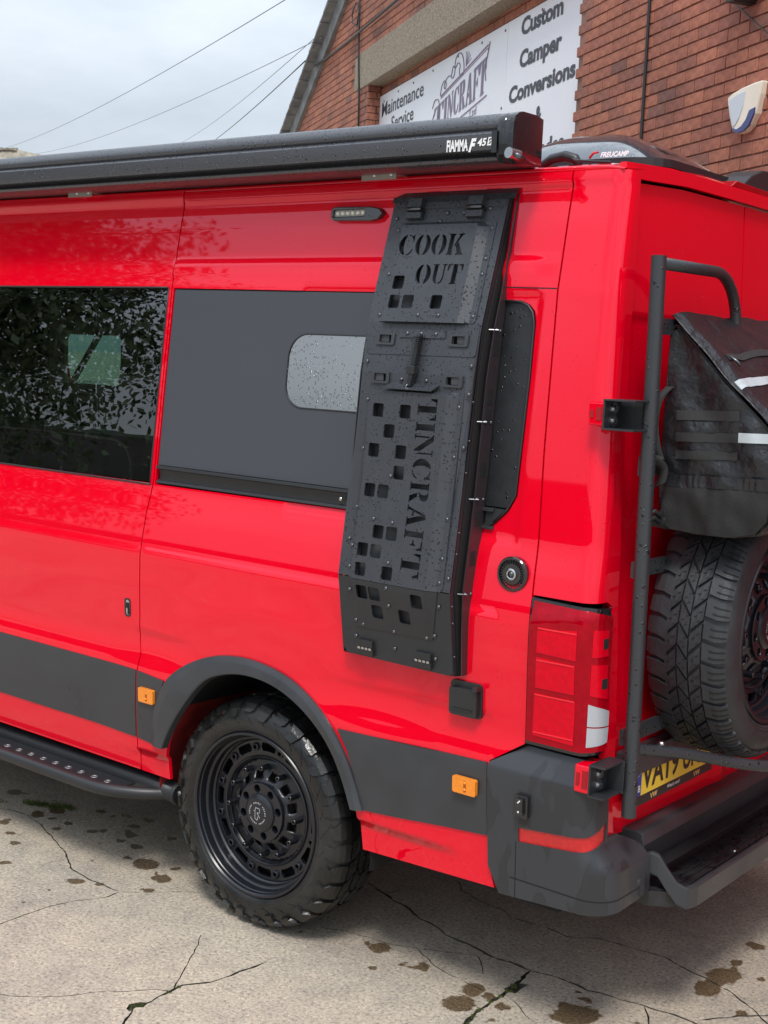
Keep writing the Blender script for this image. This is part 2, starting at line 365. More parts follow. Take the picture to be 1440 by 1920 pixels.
# rear quarter panel, with wheel arch and window cut out
arch_in = [(-.395,.425), (-.398,.50), (-.385,.56), (-.36,.622), (-.30,.72), (-.222,.811), (-.157,.863), (-.028,.897), (.095,.894), (.202,.865), (.306,.808), (.388,.731), (.441,.639), (.468,.565), (.480,.50), (.488,.41)]
qp = [(xs(z)+G, z) for z in reversed(zl[1:-1])]
quarter = ([(xs(.438)+G, .425)] + arch_in + [(.98,.430), (.962,.50), (.958,.62), (.955,.80), (.957,.812), (1.064,.882), (1.062,1.30)]
           + [(xcs(z)-G, z) for z in (1.31,1.45,1.7,1.95,2.15,2.3,2.478)] + [(xs(2.478)+G, 2.478)] + qp)
qwin = [(-.519,1.464), (.87,1.468), (.905,1.488), (.945,1.528), (.968,1.572), (.974,1.9), (.971,2.06), (.962,2.092), (.944,2.110), (.918,2.120), (.86,2.124), (.38,2.141), (-.512,2.148)]
quarterp = solid('quarter_panel', quarter, [qwin], bodyfn, -.014, 0, RED, van, res=.020, smooth=True)
# corner panel wraps round to the rear pillar
cp = [(xcs(z)+G, z) for z in (2.478,2.3,2.15,1.95,1.7,1.45,1.309)] + [(sY(.09, 1.309)-.02, 1.309), (sY(.106, 1.29), 1.29), (sY(.100, 1.24), 1.24), (sY(.095, 1.0), 1.0), (sY(.087, .90), .90), (sY(.07, .88), .878),
      (sY(.075, .70), .70), (sY(.075, .625), .625), (sY(.140, .625), .625)] + [(sY(float(np.interp(z, [.62,1.49,1.93,2.22,2.455], [.140,.135,.152,.180,.196])), z), z) for z in (.9,1.2,1.5,1.8,2.0,2.2,2.455,2.478)]
cornerp = solid('corner_panel', cp, [], bodyfn, -.014, 0, RED, van, res=.018, smooth=True)
solid('panel_joint', [(.86,2.1565), (1.032,2.1535), (1.032,2.1565), (.86,2.1595)], [], lambda u, v, q: bodyfn(u, v, q), 0, .0006, DARK, van, res=.02)
# rear doors
dl = [(float(np.interp(z, [.62,1.49,1.93,2.22,2.455], [.147,.142,.159,.187,.203])), z) for z in (2.44,2.2,2.0,1.8,1.5,1.2,.9,.61)]
ldoor = solid('rear_door', dl + [(.930,.602), (.927,2.470), (.5,2.468), (.26,2.456)], [], lambda u, v, q=0: rearfn(u, v, q-.012), -.02, 0, RED, van, res=.022, smooth=True)
rdoor = solid('rear_door', [(.935,.602), (1.80,.605), (1.80,1.5), (1.76,2.2), (1.74,2.43), (1.5,2.468), (.935,2.470)], [], lambda u, v, q=0: rearfn(u, v, q-.012), -.02, 0, RED, van, res=.05, smooth=True)
solid('roof_header', [(.15,2.461), (.26,2.464), (.5,2.476), (1.5,2.476), (1.8,2.455), (1.8,2.50), (1.5,2.515), (.4,2.515), (.15,2.50)], [], lambda u, v, q=0: rearfn(u, v, q+.004), -.02, 0, RED, van, res=.03, smooth=True)
# roof
RV = []; RF = []; xsn = list(np.linspace(-4.1, 1.10, 27)) + [1.14, 1.17, 1.19]
prof = [(.135,2.478), (.128,2.485), (.135,2.493), (.155,2.497), (.18,2.501), (.22,2.510), (.30,2.520), (.45,2.532), (.7,2.548), (1.0,2.55), (1.3,2.548), (1.55,2.54), (1.7,2.534), (1.78,2.522), (1.83,2.50), (1.865,2.478)]
for i, x in enumerate(xsn):
    dr = max(0, (x-1.10)/.09)
    for y, z in prof: RV.append((x, y, z - (z-2.47)*.5*dr*dr))
n = len(prof)
RF = [(i*n+j, i*n+j+1, (i+1)*n+j+1, (i+1)*n+j) for i in range(len(xsn)-1) for j in range(n-1)]
mesh('roof', RV, [f[::-1] for f in RF], RED, van, smooth=True)
# dark shell that closes the gaps from inside
sh = MB()
ins = [(-4.1,.14), (-2.3,.05)]
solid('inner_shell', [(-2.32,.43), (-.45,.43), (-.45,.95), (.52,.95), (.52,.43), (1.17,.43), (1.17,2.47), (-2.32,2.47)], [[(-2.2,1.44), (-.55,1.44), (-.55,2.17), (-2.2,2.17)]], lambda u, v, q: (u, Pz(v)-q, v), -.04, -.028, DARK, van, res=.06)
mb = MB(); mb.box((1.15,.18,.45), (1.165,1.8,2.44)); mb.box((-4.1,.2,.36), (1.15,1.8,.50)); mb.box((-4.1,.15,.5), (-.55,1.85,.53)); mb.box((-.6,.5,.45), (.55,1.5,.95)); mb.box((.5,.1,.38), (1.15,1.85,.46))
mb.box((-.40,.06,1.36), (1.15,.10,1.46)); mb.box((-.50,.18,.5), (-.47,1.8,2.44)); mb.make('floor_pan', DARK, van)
# far side, nose and the window opposite
fo = [(-4.1,.45), (1.16,.45), (1.16,2.47), (-4.1,2.47)]
solid('far_side', fo, [[(-3.39,1.66), (-2.76,1.68), (-2.76,2.03), (-3.41,2.04)]], lambda u, v, q: (u, 1.98-.16*max(0, v-1.4)/1.1+q, v), -.03, 0, RED, van, res=.25)
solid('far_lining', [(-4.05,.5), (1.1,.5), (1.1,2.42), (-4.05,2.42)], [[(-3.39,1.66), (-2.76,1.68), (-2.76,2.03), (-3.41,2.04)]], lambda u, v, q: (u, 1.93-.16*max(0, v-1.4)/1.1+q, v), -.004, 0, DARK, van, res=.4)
mb = MB(); mb.box((-4.12,.15,.45), (-4.08,1.85,2.47)); mb.box((-4.1,.19,2.40), (1.1,1.8,2.46)); mb.make('nose_panel', mat('cab_lining_dark', (.03,.03,.032), .8), van)
solid('front_side', [(-4.1,.45), (-2.36,.45), (-2.36,2.47), (-4.1,2.47)], [[(-3.6,1.45), (-2.75,1.45), (-2.75,2.1), (-3.4,2.1)]], lambda u, v, q: (u, Pz(v)-q, v), -.03, 0, RED, van, res=.2)
solid('front_window', [(-3.6,1.45), (-2.75,1.45), (-2.75,2.1), (-3.4,2.1)], [], lambda u, v, q: (u, Pz(v)-q, v), -.006, -.002, GLASS, van)
gfr = mat('lightened_green_trim', (.62,.82,.70), .5)  # trim colour lightened in place of outside light on the far window frame
fw = solid('opposite_window_frame', [(-3.47,1.60), (-2.70,1.60), (-2.70,2.09), (-3.47,2.09)], [rrect(-3.33,1.71,-2.83,1.99,.03)], lambda u, v, q: (u, 1.86-q, v), 0, .03, gfr, van)
solid('opposite_window', rrect(-3.40,1.66,-2.76,2.04,.03), [], lambda u, v, q: (u, 1.88-q, v), 0, .004, GREENG, fw)
mb = MB(); mb.tube([(-3.28,1.80,1.63), (-2.95,1.80,2.03)], .018, 8); mb.tube([(-2.72,1.7,1.3), (-2.5,1.6,2.05)], .02, 8); mb.make('interior_strut', gfr, van, smooth=True)
# seats
seatm = mat('charcoal_seat_cloth', (.035,.037,.042), .6, bump=.5, bscale=300, var=.2)
pip_m = mat('seat_piping', (.75,.77,.8), .5)
def seat_shell(x0, x1, y0, z0, z1):
    P = rrect(x0, z0, x1, z1, .11, 8)
    s = solid('seat', P, [], lambda u, v, q: (u, y0-q-.03*(1-((u-(x0+x1)/2)/((x1-x0)/2))**2), v), 0, .16, seatm, van, res=.05)
    m_ = MB(); m_.tube([(a, y0-.165-.03*(1-((a-(x0+x1)/2)/((x1-x0)/2))**2), b) for a, b in P+P[:1]], .006, 6); m_.make('piping', pip_m, s, smooth=True)
seat_shell(-2.08, -1.14, .62, .95, 1.56); seat_shell(-3.15, -2.16, .62, .95, 1.56)
mb = MB(); mb.box((-3.2,.9,1.50), (-1.2,1.0,1.545)); mb.make('parcel_shelf', gfr, van)

# ---- grey infill panel, small pane, track
inf = solid('window_infill_panel', [(-.515,1.533), (.64,1.533), (.64,2.130), (.38,2.138), (-.508,2.144)], [rrect(.052,1.770,.50,2.006,.075,8)], lambda u, v, q: sidefn(u, v, q-.004), -.01, 0, FILM, van, res=.06, smooth=True)
pane = solid('small_window', rrect(.0535,1.7715,.4985,2.0045,.074,8), [], lambda u, v, q: sidefn(u, v, q-.004), -.004, -.0005, None, van, res=.05, smooth=True)
pane.data.materials.append(mat('dark_mirror_glass', (.02,.024,.03), .03, spec=.9, ior=2.5, drops=.75, dscale=110))
m_ = MB(); m_.tube([sidefn(u, v, -.003) for u, v in rrect(.0525,1.7705,.4995,2.0055,.075,8)+[(.4995,1.9305)]], .0022, 6); m_.make('rubber_edge', BLACKPL, pane, smooth=True)
film = mat('wrinkled_black_film', (.014,.015,.017), .35, bump=1.0, bscale=14, drops=.5, dscale=60, var=.3, vscale=20)
solid('rear_quarter_window', [(.645,1.535), (.945,1.535), (.962,1.575), (.968,1.9), (.965,2.055), (.957,2.084), (.941,2.103), (.916,2.114), (.86,2.116), (.645,2.126)], [], lambda u, v, q: sidefn(u, v, q-.010), -.004, 0, film, van, res=.04, smooth=True)
mb = MB(); mb.tube([sidefn(u, v, -.003) for u, v in [(.90,1.490),(.94,1.530),(.9635,1.573),(.9695,1.9),(.9665,2.058),(.958,2.088),(.942,2.106),(.917,2.117),(.86,2.120)]], .004, 6); mb.make('window_gasket', BLACKPL, van, smooth=True)
tr = MB()
def rail(mb, pts, x0, x1):
    k = len(pts); V = [(x, y, z) for x in (x0, x1) for y, z in pts]
    mb.add(V, [(i, (i+1) % k, k+(i+1) % k, k+i) for i in range(k)] + [tuple(range(k))[::-1], tuple(range(k, 2*k))])
y0 = Pz(1.5)
rail(tr, [(y0+.016,1.531), (y0-.004,1.531), (y0-.006,1.521), (y0+.010,1.517), (y0+.012,1.484), (y0-.001,1.478), (y0-.004,1.470), (y0+.016,1.468)], -.514, .90)
trk = tr.make('door_track', BLACKPL, van); bevel(trk, .0012)
solid('track_end_cap', [(.872,1.472), (.905,1.490), (.943,1.530), (.872,1.531)], [], lambda u, v, q: sidefn(u, v, q-.002), -.01, 0, BLACKPL, van)
def dome(name, c, nrm, r, m, parent, local=False, h=.6):
    nrm = Vector(nrm).normalized(); q = nrm.to_track_quat('Z', 'Y'); P = [(0, h*r)]
    V = [Vector((0, 0, h*r))]; F = []
    for i, (rr, hh) in enumerate(((.55, .5*1.0), (.9, .28), (1.0, 0.0), (1.0, -.3))):
        for j in range(8): V.append(Vector((rr*r*math.cos(j*PI/4), rr*r*math.sin(j*PI/4), hh*r*h/.6)))
    F = [(0, 1+j, 1+(j+1) % 8) for j in range(8)] + [(1+i*8+j, 1+(i+1)*8+j, 1+(i+1)*8+(j+1) % 8, 1+i*8+(j+1) % 8) for i in range(3) for j in range(8)]
    return mesh(name, [Vector(c)+q@v for v in V], F, m, parent, local, True)
dome('track_screw', (.335, y0-.006, 1.500), (0,-1,0), .007, STEEL, van)

# ---- grey lower trim
solid('door_stripe', [(-2.35,.556), (xs(.56)-G-.001,.553), (xs(.7)-G-.001,.68), (xs(.80)-G-.001,.800), (-2.35,.804)], [], lambda u, v, q: bodyfn(u, v, q+.004), -.003, 0, TRIM, van, res=.03, smooth=True)
solid('front_stripe', [(xs(.56)+G+.001,.553), (-.455,.545), (-.452,.62), (-.43,.70), (-.392,.790), (xs(.80)+G+.001,.800)], [], lambda u, v, q: bodyfn(u, v, q+.004), -.003, 0, TRIM, van, res=.02, smooth=True)
solid('rear_stripe', [(.498,.548), (.958,.586), (.952,.806), (.402,.790), (.440,.732), (.470,.656)], [], lambda u, v, q: bodyfn(u, v, q+.005), -.004, 0, TRIM, van, res=.02, smooth=True)
# wheel arch moulding
def resample(P, n):
    P = np.array(P, float); d = np.r_[0, np.cumsum(np.hypot(*np.diff(P, axis=0).T))]; t = np.linspace(0, d[-1], n)
    return np.c_[np.interp(t, d, P[:, 0]), np.interp(t, d, P[:, 1])]
def smooth_poly(P, k=2):
    P = np.array(P, float)
    for _ in range(k):
        Q = [P[0]]
        for i in range(len(P)-1): Q += [P[i]*.75+P[i+1]*.25, P[i]*.25+P[i+1]*.75]
        Q.append(P[-1]); P = np.array(Q)
    return P
ao = [(-.458,.545), (-.452,.62), (-.43,.70), (-.388,.785), (-.321,.849), (-.217,.902), (-.101,.933), (.022,.940), (.164,.918), (.277,.866), (.369,.803), (.428,.730), (.470,.650), (.505,.548)]
ai = [(-.388,.548), (-.362,.612), (-.30,.71), (-.228,.796), (-.165,.848), (-.04,.884), (.08,.884), (.19,.856), (.296,.798), (.378,.722), (.434,.632), (.470,.548)]
ao = resample(smooth_poly(ao), 60); ai = resample(smooth_poly(ai), 60)
V = []
for (xo, zo), (xi, zi) in zip(ao, ai):
    o_ = np.array([xo, zo]); i_ = np.array([xi, zi]); b = Vector(bodyfn(xo, zo, 0))
    def pt(t, y): q = o_+(i_-o_)*t; return (q[0], y, q[1])
    yb = b.y
    V += [pt(-.02, yb+.004), pt(0, yb-.010), pt(.30, min(yb-.018, -.028)), pt(.36, min(yb-.019, -.030)), pt(.95, -.034), pt(1.0, -.031), pt(1.02, -.022), pt(1.03, -.004)]
k = 8; F = [(i*k+j, (i+1)*k+j, (i+1)*k+j+1, i*k+j+1) for i in range(59) for j in range(k-1)] + [tuple(range(k)), tuple(range(59*k, 60*k))[::-1]]
am = mesh('wheel_arch_moulding', V, F, TRIM, van); am.data.shade_smooth(); am.data.set_sharp_from_angle(angle=math.radians(22))
# wheel housing
V = []
ang = np.radians(np.linspace(-6, 182, 40))
for a in ang:
    for y in (.025, .08, .42): V.append((.03+.485*math.cos(a), y, .395+.50*math.sin(a)))
lin = mesh('wheel_housing', V, [(i*3+j, i*3+j+1, (i+1)*3+j+1, (i+1)*3+j) for i in range(39) for j in range(2)], DARK, van)
lin.data.materials.append(mat('dirty_red_inner_wing', (.20,.012,.012), .6, var=.5, vscale=12))
for p in lin.data.polygons:
    if (p.index//2) > 30: p.material_index = 1
mb = MB(); mb.add([(-.47,.42,.3), (.53,.42,.3), (.53,.42,.95), (-.47,.42,.95)], [(0,1,2,3)]); mb.make('inner_wing', DARK, van)
# bumper
def bump_ext(z): return .042*sst(.635, .560, z)
def bumpfn(s, z, w=0.0):
    e = bump_ext(z); R = .065 + .5*e; X = RXc(z)+e+.012; xc = X-R; P = Pz(z)
    if z > .80: P += .4*(z-.80)
    P0 = P-.012
    if s <= xc: return (s, P0-w, z)
    if s <= xc+PI*R/2:
        a = (s-xc)/R; return (xc+(R+w)*math.sin(a), P0+R-(R+w)*math.cos(a), z)
    return (xc+R+w, P0+R+(s-xc-PI*R/2), z)
def bs(Y, z):
    e = bump_ext(z); R = .065+.5*e; X = RXc(z)+e+.012; P = Pz(z)+(.4*(z-.8) if z > .8 else 0)-.012
    return X-R+PI*R/2+(Y-P-R)
bo = [(1.004,.424), (.966,.50), (.9625,.62), (.959,.80), (.962,.812), (1.067,.874), (bs(.05,.868)-.02,.872), (bs(.055,.86),.862), (bs(.058,.79),.79), (bs(.085,.76),.76), (bs(.085,.68),.68), (bs(.085,.648),.648), (bs(.14,.645),.645), (bs(.24,.60),.60), (bs(.262,.56),.56), (bs(.265,.462),.462), (bs(.20,.452),.452), (bs(.06,.448),.448)]
refh = [(1.070,.600), (bs(.02,.63)-.02,.622), (bs(.07,.65),.645), (bs(.075,.69),.696), (bs(.02,.66)-.02,.664), (1.068,.642)]
BUMP = mat('damp_grey_bumper', (.036,.039,.044), .36, spec=.45, bump=.06, bscale=500)
t_ = BUMP.node_tree; b_ = t_.nodes['Principled BSDF']; n1 = N(t_, 'ShaderNodeTexNoise'); n1.inputs['Scale'].default_value = 6; n1.inputs['Detail'].default_value = 2; mp1 = N(t_, 'ShaderNodeMapping'); mp1.inputs['Scale'].default_value = (1.6, 1.6, .7); tc1 = N(t_, 'ShaderNodeTexCoord'); t_.links.new(tc1.outputs['Object'], mp1.inputs[0]); t_.links.new(mp1.outputs[0], n1.inputs['Vector'])
r1 = N(t_, 'ShaderNodeMapRange'); r1.inputs['From Min'].default_value = .50; r1.inputs['From Max'].default_value = .53; t_.links.new(n1.outputs['Fac'], r1.inputs['Value'])
m1 = N(t_, 'ShaderNodeMix', data_type='RGBA'); t_.links.new(r1.outputs[0], m1.inputs[0]); m1.inputs[6].default_value = (.037,.040,.046,1); m1.inputs[7].default_value = (.029,.031,.035,1); t_.links.new(m1.outputs[2], b_.inputs['Base Color'])
r2 = N(t_, 'ShaderNodeMapRange'); r2.inputs['To Min'].default_value = .40; r2.inputs['To Max'].default_value = .24; t_.links.new(r1.outputs[0], r2.inputs['Value']); t_.links.new(r2.outputs[0], b_.inputs['Roughness'])
bumper = solid('rear_bumper', bo, [refh], bumpfn, -.014, 0, BUMP, van, res=.014, smooth=True)
solid('reflector', refh, [], lambda u, v, q: bumpfn(u, v, q-.004), -.004, 0, REFL, bumper, res=.02, smooth=True)
solid('bumper_groove', [(1.04,.487), (bs(.2,.49),.487), (bs(.2,.49),.4835), (1.04,.4835)], [], bumpfn, 0, .0008, DARK, bumper, res=.02)
solid('bumper_seam', [(1.057,.43), (1.06,.60), (1.062,.60), (1.0595,.43)], [], bumpfn, 0, .0008, DARK, bumper, res=.02)
dome('plug', bumpfn(bs(.20,.50),.50,.001), (1,-.1,0), .011, TRIM, bumper, h=.15)
# bumper beam and step
mb = MB()
rail(mb, [(1.20,.50), (1.295,.50), (1.325,.585), (1.318,.618), (1.300,.622), (1.20,.622)], .262, 1.95)
V = [(y, x, z) for x, y, z in mb.v]; mb2 = MB(); mb2.add(V, [f[::-1] for f in mb.f]); bevel(mb2.make('bumper_beam', TRIM, van), .004)
mb = MB(); mb.box((1.29,.262,.50), (1.345,1.9,.505)); mb.box((1.15,.3,.42), (1.31,1.9,.50)); mb.make('beam_underside', BLACKPL, van)
stepm = mat('worn_black_step', (.016,.016,.018), .35, var=.6, vscale=22, rvar=.2, bump=.5, bscale=60)
P = [(1.30,.275), (1.345,.275), (1.365,.288), (1.424,.335), (1.434,.352), (1.434,1.7), (1.30,1.7)]
step = solid('rear_step', [(b, a) for a, b in P], [], lambda y, x, q: (x, y, .452+q-.02*0), -.045, 0, stepm, van)
# raised rim of the step: arm rising to the bumper
def sweep(name, path, w, h, m, par):
    b = MB(); path = [Vector(p) for p in path]; V = []
    for i, p in enumerate(path):
        t = (path[min(i+1, len(path)-1)]-path[max(i-1, 0)]); t.z = 0; t.normalize(); s = Vector((t.y, -t.x, 0))
        V += [p+s*w/2+Vector((0,0,-h)), p+s*w/2, p-s*w/2, p-s*w/2+Vector((0,0,-h))]
    F = [(i*4+j, i*4+(j+1) % 4, (i+1)*4+(j+1) % 4, (i+1)*4+j) for i in range(len(path)-1) for j in range(4)] + [(3,2,1,0), tuple((len(path)-1)*4+j for j in range(4))]
    b.add(V, F); return bevel(b.make(name, m, par), .005)
sweep('step_edge', [(1.325,.282,.560), (1.340,.288,.566), (1.360,.294,.560), (1.384,.304,.522), (1.410,.316,.485), (1.430,.335,.470), (1.438,.38,.468), (1.438,1.72,.468)], .020, .066, TRIM, step)
solid('step_plate', [(.295,1.345), (.295,1.36), (.345,1.425), (1.7,1.425), (1.7,1.345)], [], lambda y, x, q: (x, y, .4535+q), -.001, .0015, stepm, step)
mb = MB()
for xx in (1.362, 1.386, 1.410): mb.box((xx,.36,.455), (xx+.006,1.7,.4605))
mb.make('step_ribs', stepm, step)
for yq in (.36,.75,1.2): dome('step_screw', (1.398, yq, .456), (0,0,1), .008, STEEL, step)
mb = MB(); mb.box((1.15,.30,.41), (1.33,.36,.45)); mb.make('step_bracket', BLACKPL, step)

# ---- tail lamp
LAMPR2 = mat('pink_lens_edge', (0.80, 0.015, 0.03), rough=0.12)
sY0 = sY
def sY(Y, z): return sY0(Y-.013, z)
lo = [(1.067,.886), (1.240,.886), (sY(.075,.90),.893), (sY(.088,.93),.94), (sY(.090,.96),.97), (sY(.100,1.23),1.22), (sY(.108,1.28),1.27), (sY(.10,1.3),1.290), (1.245,1.297), (1.066,1.303)]
lamp = solid('tail_lamp', lo, [], lambda u, v, q: bodyfn(u, v, q), -.02, .002, GLOSSBL, van, res=.02, smooth=True)
li = [(1.074,.898), (1.238,.898), (sY(.068,.90),.905), (sY(.078,.95),.96), (sY(.092,1.22),1.22), (sY(.098,1.27),1.268), (1.245,1.289), (1.074,1.295)]
def lampfn(u, v, q):
    h = .010*sst(1.30, 1.225+.045*(u-1.07)/.17, v); return bodyfn(u, v, q+h+.003)
lens = solid('lens', li, [], lampfn, -.02, 0, LAMPD, lamp, res=.012, smooth=True)
for nm, P, m_ in (('light_unit', [(1.100,1.155), (1.222,1.152), (1.221,1.235), (1.100,1.218)], LAMPR), ('light_unit', [(1.100,1.055), (1.222,1.057), (1.221,1.138), (1.100,1.142)], LAMPR),
                  ('light_unit', [(1.096,.918), (1.226,.914), (1.226,1.038), (1.098,1.040)], LAMPR), ('reversing_lens', [(1.254,.915), (sY(.074,.92),.925), (sY(.080,.97),.966), (1.254,.970)], LAMPW),
                  ('reversing_lens', [(1.254,.974), (sY(.080,.97),.970), (sY(.082,1.01),1.010), (1.254,1.036)], LAMPW), ('light_unit', [(1.256,1.165), (sY(.070,1.2),1.165), (sY(.070,1.22),1.235), (1.256,1.240)], LAMPR),
                  ('light_unit', [(1.256,1.060), (sY(.070,1.2),1.045), (sY(.070,1.22),1.140), (1.256,1.146)], LAMPR)):
    solid(nm, P, [], lambda u, v, q: lampfn(u, v, q), -.002, .0016, m_, lamp, res=.015, smooth=True)
for z0_, u0_, u1_ in ((1.222,1.102,1.220), (1.132,1.102,1.220), (1.034,1.100,1.224), (.926,1.098,1.224)):
    solid('lens_rib', [(u0_,z0_), (u1_,z0_+.002), (u1_,z0_+.006), (u0_,z0_+.004)], [], lambda u, v, q: lampfn(u, v, q), -.002, .0032, LAMPR2, lamp, res=.02, smooth=True)
for z0_, z1_ in ((.93,1.03), (1.065,1.13), (1.165,1.215)):
    for u0_ in ():
        solid('lens_rib', [(u0_,z0_), (u0_+.003,z0_), (u0_+.003,z1_), (u0_,z1_)], [], lambda u, v, q: lampfn(u, v, q), -.002, .0030, LAMPR2, lamp, res=.02, smooth=True)
for zc in (1.20, 1.09): solid('dark_socket', rrect(sY(.045,1.2),zc-.014,sY(.068,1.2),zc+.014,.003), [], lambda u, v, q: lampfn(u, v, q), 0, .0024, DARK, lamp, res=.02)

# ---- small fittings on the side
c0 = Vector((.993, Pz(1.357)-.006, 1.357)); 
def ydisc(mb, c, prof, n=32):   # prof (r, outward)
    mb.lathe([(r, q) for r, q in prof], n, lambda a, b, q: (c[0]+a, c[1]-q, c[2]+b))
mb = MB(); ydisc(mb, c0, [(.050,-.01), (.050,.003), (.047,.006), (.042,.006), (.040,-.002), (.030,-.002), (.029,.004), (.018,.004), (.0,.004)]); cap = mb.make('filler_cap', GLOSSBL, van, angle=30)
mb = MB(); ydisc(mb, c0, [(.0165,.004), (.0165,.010), (.013,.012), (.010,.011)]); mb.make('cap_ring', STEEL, cap, angle=30)
dome('cap_lock', c0+Vector((0,-.008,0)), (0,-1,0), .009, RIVET, cap)
mb = MB()
for i in range(28):
    a = 2*PI*i/28; c = c0+Vector((math.cos(a)*.034, -.001, math.sin(a)*.034)); mb.fbox(c, (math.cos(a),0,math.sin(a)), (-math.sin(a),0,math.cos(a)), (0,-1,0), .005, .0012, .0025)
mb.make('cap_ridges', BLACKPL, cap)
# mains socket flap
sk = solid('hookup_socket', rrect(.812,.922,.922,1.026,.014), [], lambda u, v, q: (u, Pz(v)-q, v), -.002, .012, BLACKPL, van, bev=.003)
solid('socket_flap', rrect(.818,.926,.914,1.008,.010), [], lambda u, v, q: (u, Pz(v)-.012-q, v), 0, .016, BLACKPL, sk, bev=.004)
mb = MB(); mb.box((.83, Pz(.97)-.031,.944), (.90, Pz(.97)-.028,.947)); mb.box((.905,-.04+Pz(.97)*0,1.008), (.92,-.012,1.02)); mb.make('flap_lip', BLACKPL, sk)
# amber side markers
for X0, X1, Z0, Z1, yo in ((-.513,-.437,.695,.747,.020), (.846,.927,.698,.748,.014)):
    a = solid('side_marker', rrect(X0,Z0,X1,Z1,.006), [], lambda u, v, q: (u, Pz(v)-yo-q, v), -.004, .009, AMBER, van, bev=.0025)
    xm = (X0+X1)/2+.004
    mb = MB(); mb.fbox((xm, Pz(.72)-yo-.0095, (Z0+Z1)/2), (1,0,0), (0,0,1), (0,-1,0), .004, .016, .001); mb.make('marker_insert', mat('dark_amber', (.35,.07,.005), .3), a)
    for dz in (-.010, .010): dome('marker_bulb', (xm, Pz(.72)-yo-.010, (Z0+Z1)/2+dz), (0,-1,0), .005, AMBER, a)
# LED awning lamp
ledb = solid('awning_light', [(.180,2.372), (.192,2.362), (.345,2.358), (.372,2.363), (.388,2.382), (.372,2.396), (.340,2.402), (.190,2.406), (.178,2.398)], [rrect(.190,2.374,.318,2.395,.004)], lambda u, v, q: bodyfn(u, v, q), -.002, .020, GLOSSBL, van, bev=.003)
solid('light_window', rrect(.189,2.373,.319,2.396,.004), [], lambda u, v, q: bodyfn(u, v, q), 0, .013, mat('led_backing', (.30,.29,.27), .3, var=.3, vscale=60), ledb)
for i in range(6): dome('diode', (.203+i*.0205, Pz(2.385)-.014, 2.3845), (0,-1,0), .0075, mat('led_diode', (.75,.72,.62), .15, coat=.5) if i == 0 else bpy.data.materials['led_diode'], ledb)
# rocker switch on the bumper
sw = solid('rocker_switch', rrect(1.060,.679,1.106,.744,.006), [], lambda u, v, q: (u, Pz(v)-.012-q, v), 0, .014, GLOSSBL, van, bev=.002)
mb = MB(); mb.fbox((1.083, -.036, .7125), (1,0,0), (0,0,1), (0,-1,0), .012, .024, .006); bevel(mb.make('rocker', GLOSSBL, sw), .002)
mb = MB(); mb.fbox((1.083, -.0425, .728), (1,0,1), (-1,0,1), (0,-1,0), .004, .0012, .0004); mb.fbox((1.083, -.0425, .699), (1,0,0), (0,0,1), (0,-1,0), .0025, .0025, .0004); mb.make('switch_mark', WHITE, sw)
solid('switch_bracket', [(1.070,.655), (1.108,.655), (1.108,.75), (1.070,.75)], [], lambda u, v, q: (u, Pz(v)-.012-q, v), -.002, .001, BLACKPL, sw)

# ---- hinges on the rear corner
for zt, zb in ((1.853,1.790), (.872,.795)):
    hy = .048 if zt > 1 else .02
    X = RXc(zt)
    mb = MB(); mb.box((X-.035, hy-.045, zb), (X+.012, hy+.045, zt)); h = mb.make('door_hinge', RED, van); bevel(h, .005, 3)
    mb = MB(); mb.box((X-.010, hy-.047, zb+.014), (X+.006, hy-.0445, zt-.014)); mb.box((X-.028, hy-.047, zb+.020), (X-.018, hy-.0445, zt-.022)); mb.make('hinge_recess_shade', mat('dark_red_shadow', (.30,.0,.005), .5) if zt > 1 else bpy.data.materials['dark_red_shadow'], h)  # recess shade laid on the hinge as darker red pads

# ---- number plate
Xp = 1.297; pl = mat('plate_holder', (.014,.014,.015), .4)
solid('plate_light_bar', [(.20,.79), (.86,.79), (.86,.86), (.20,.86)], [], lambda u, v, q: (RX(u, .8)+q, u, v), -.01, .035, TRIM, ldoor, bev=.006)
hold = solid('number_plate', [(.222,.690), (.775,.690), (.775,.845), (.222,.845)], [], lambda u, v, q: (Xp+q-.006, u, v), -.02, 0, pl, van, bev=.002)
solid('plate_face', [(.282,.721), (.765,.721), (.765,.838), (.282,.838)], [], lambda u, v, q: (Xp+q-.006, u, v), 0, .002, YEL, hold)
solid('blue_band', [(.237,.721), (.282,.721), (.282,.838), (.237,.838)], [], lambda u, v, q: (Xp+q-.006, u, v), 0, .002, BLUE, hold)
UU, VV = (0,1,0), (0,0,1); xq = Xp-.0035
text('plate_number', 'VA19', INKB, hold, (xq,.284,.739), UU, VV, .080, bold=.022, width=.238)
text('plate_number', 'UN', INKB, hold, (xq,.552,.739), UU, VV, .080, bold=.022, width=.118)
text('country_letters', 'GB', WHITE, hold, (xq,.243,.735), UU, VV, .020, bold=.02, width=.032)
mb = MB()
for i in range(12):
    a = 2*PI*i/12; mb.fbox((xq, .260+.013*math.cos(a), .795+.013*math.sin(a)), (0,1,0), (0,0,1), (1,0,0), .0016, .0016, .0004)
mb.make('star_ring', STRIP, hold)
text('plate_slogan', "What's next?", WHITE, hold, (xq-.0015,.455,.703), UU, VV, .011, bold=.01, width=.085)
for yv in (.345,.635):
    text('plate_emblem', 'VW', PEACH, hold, (xq-.0015,yv,.698), UU, VV, .016, bold=.03, width=.046)
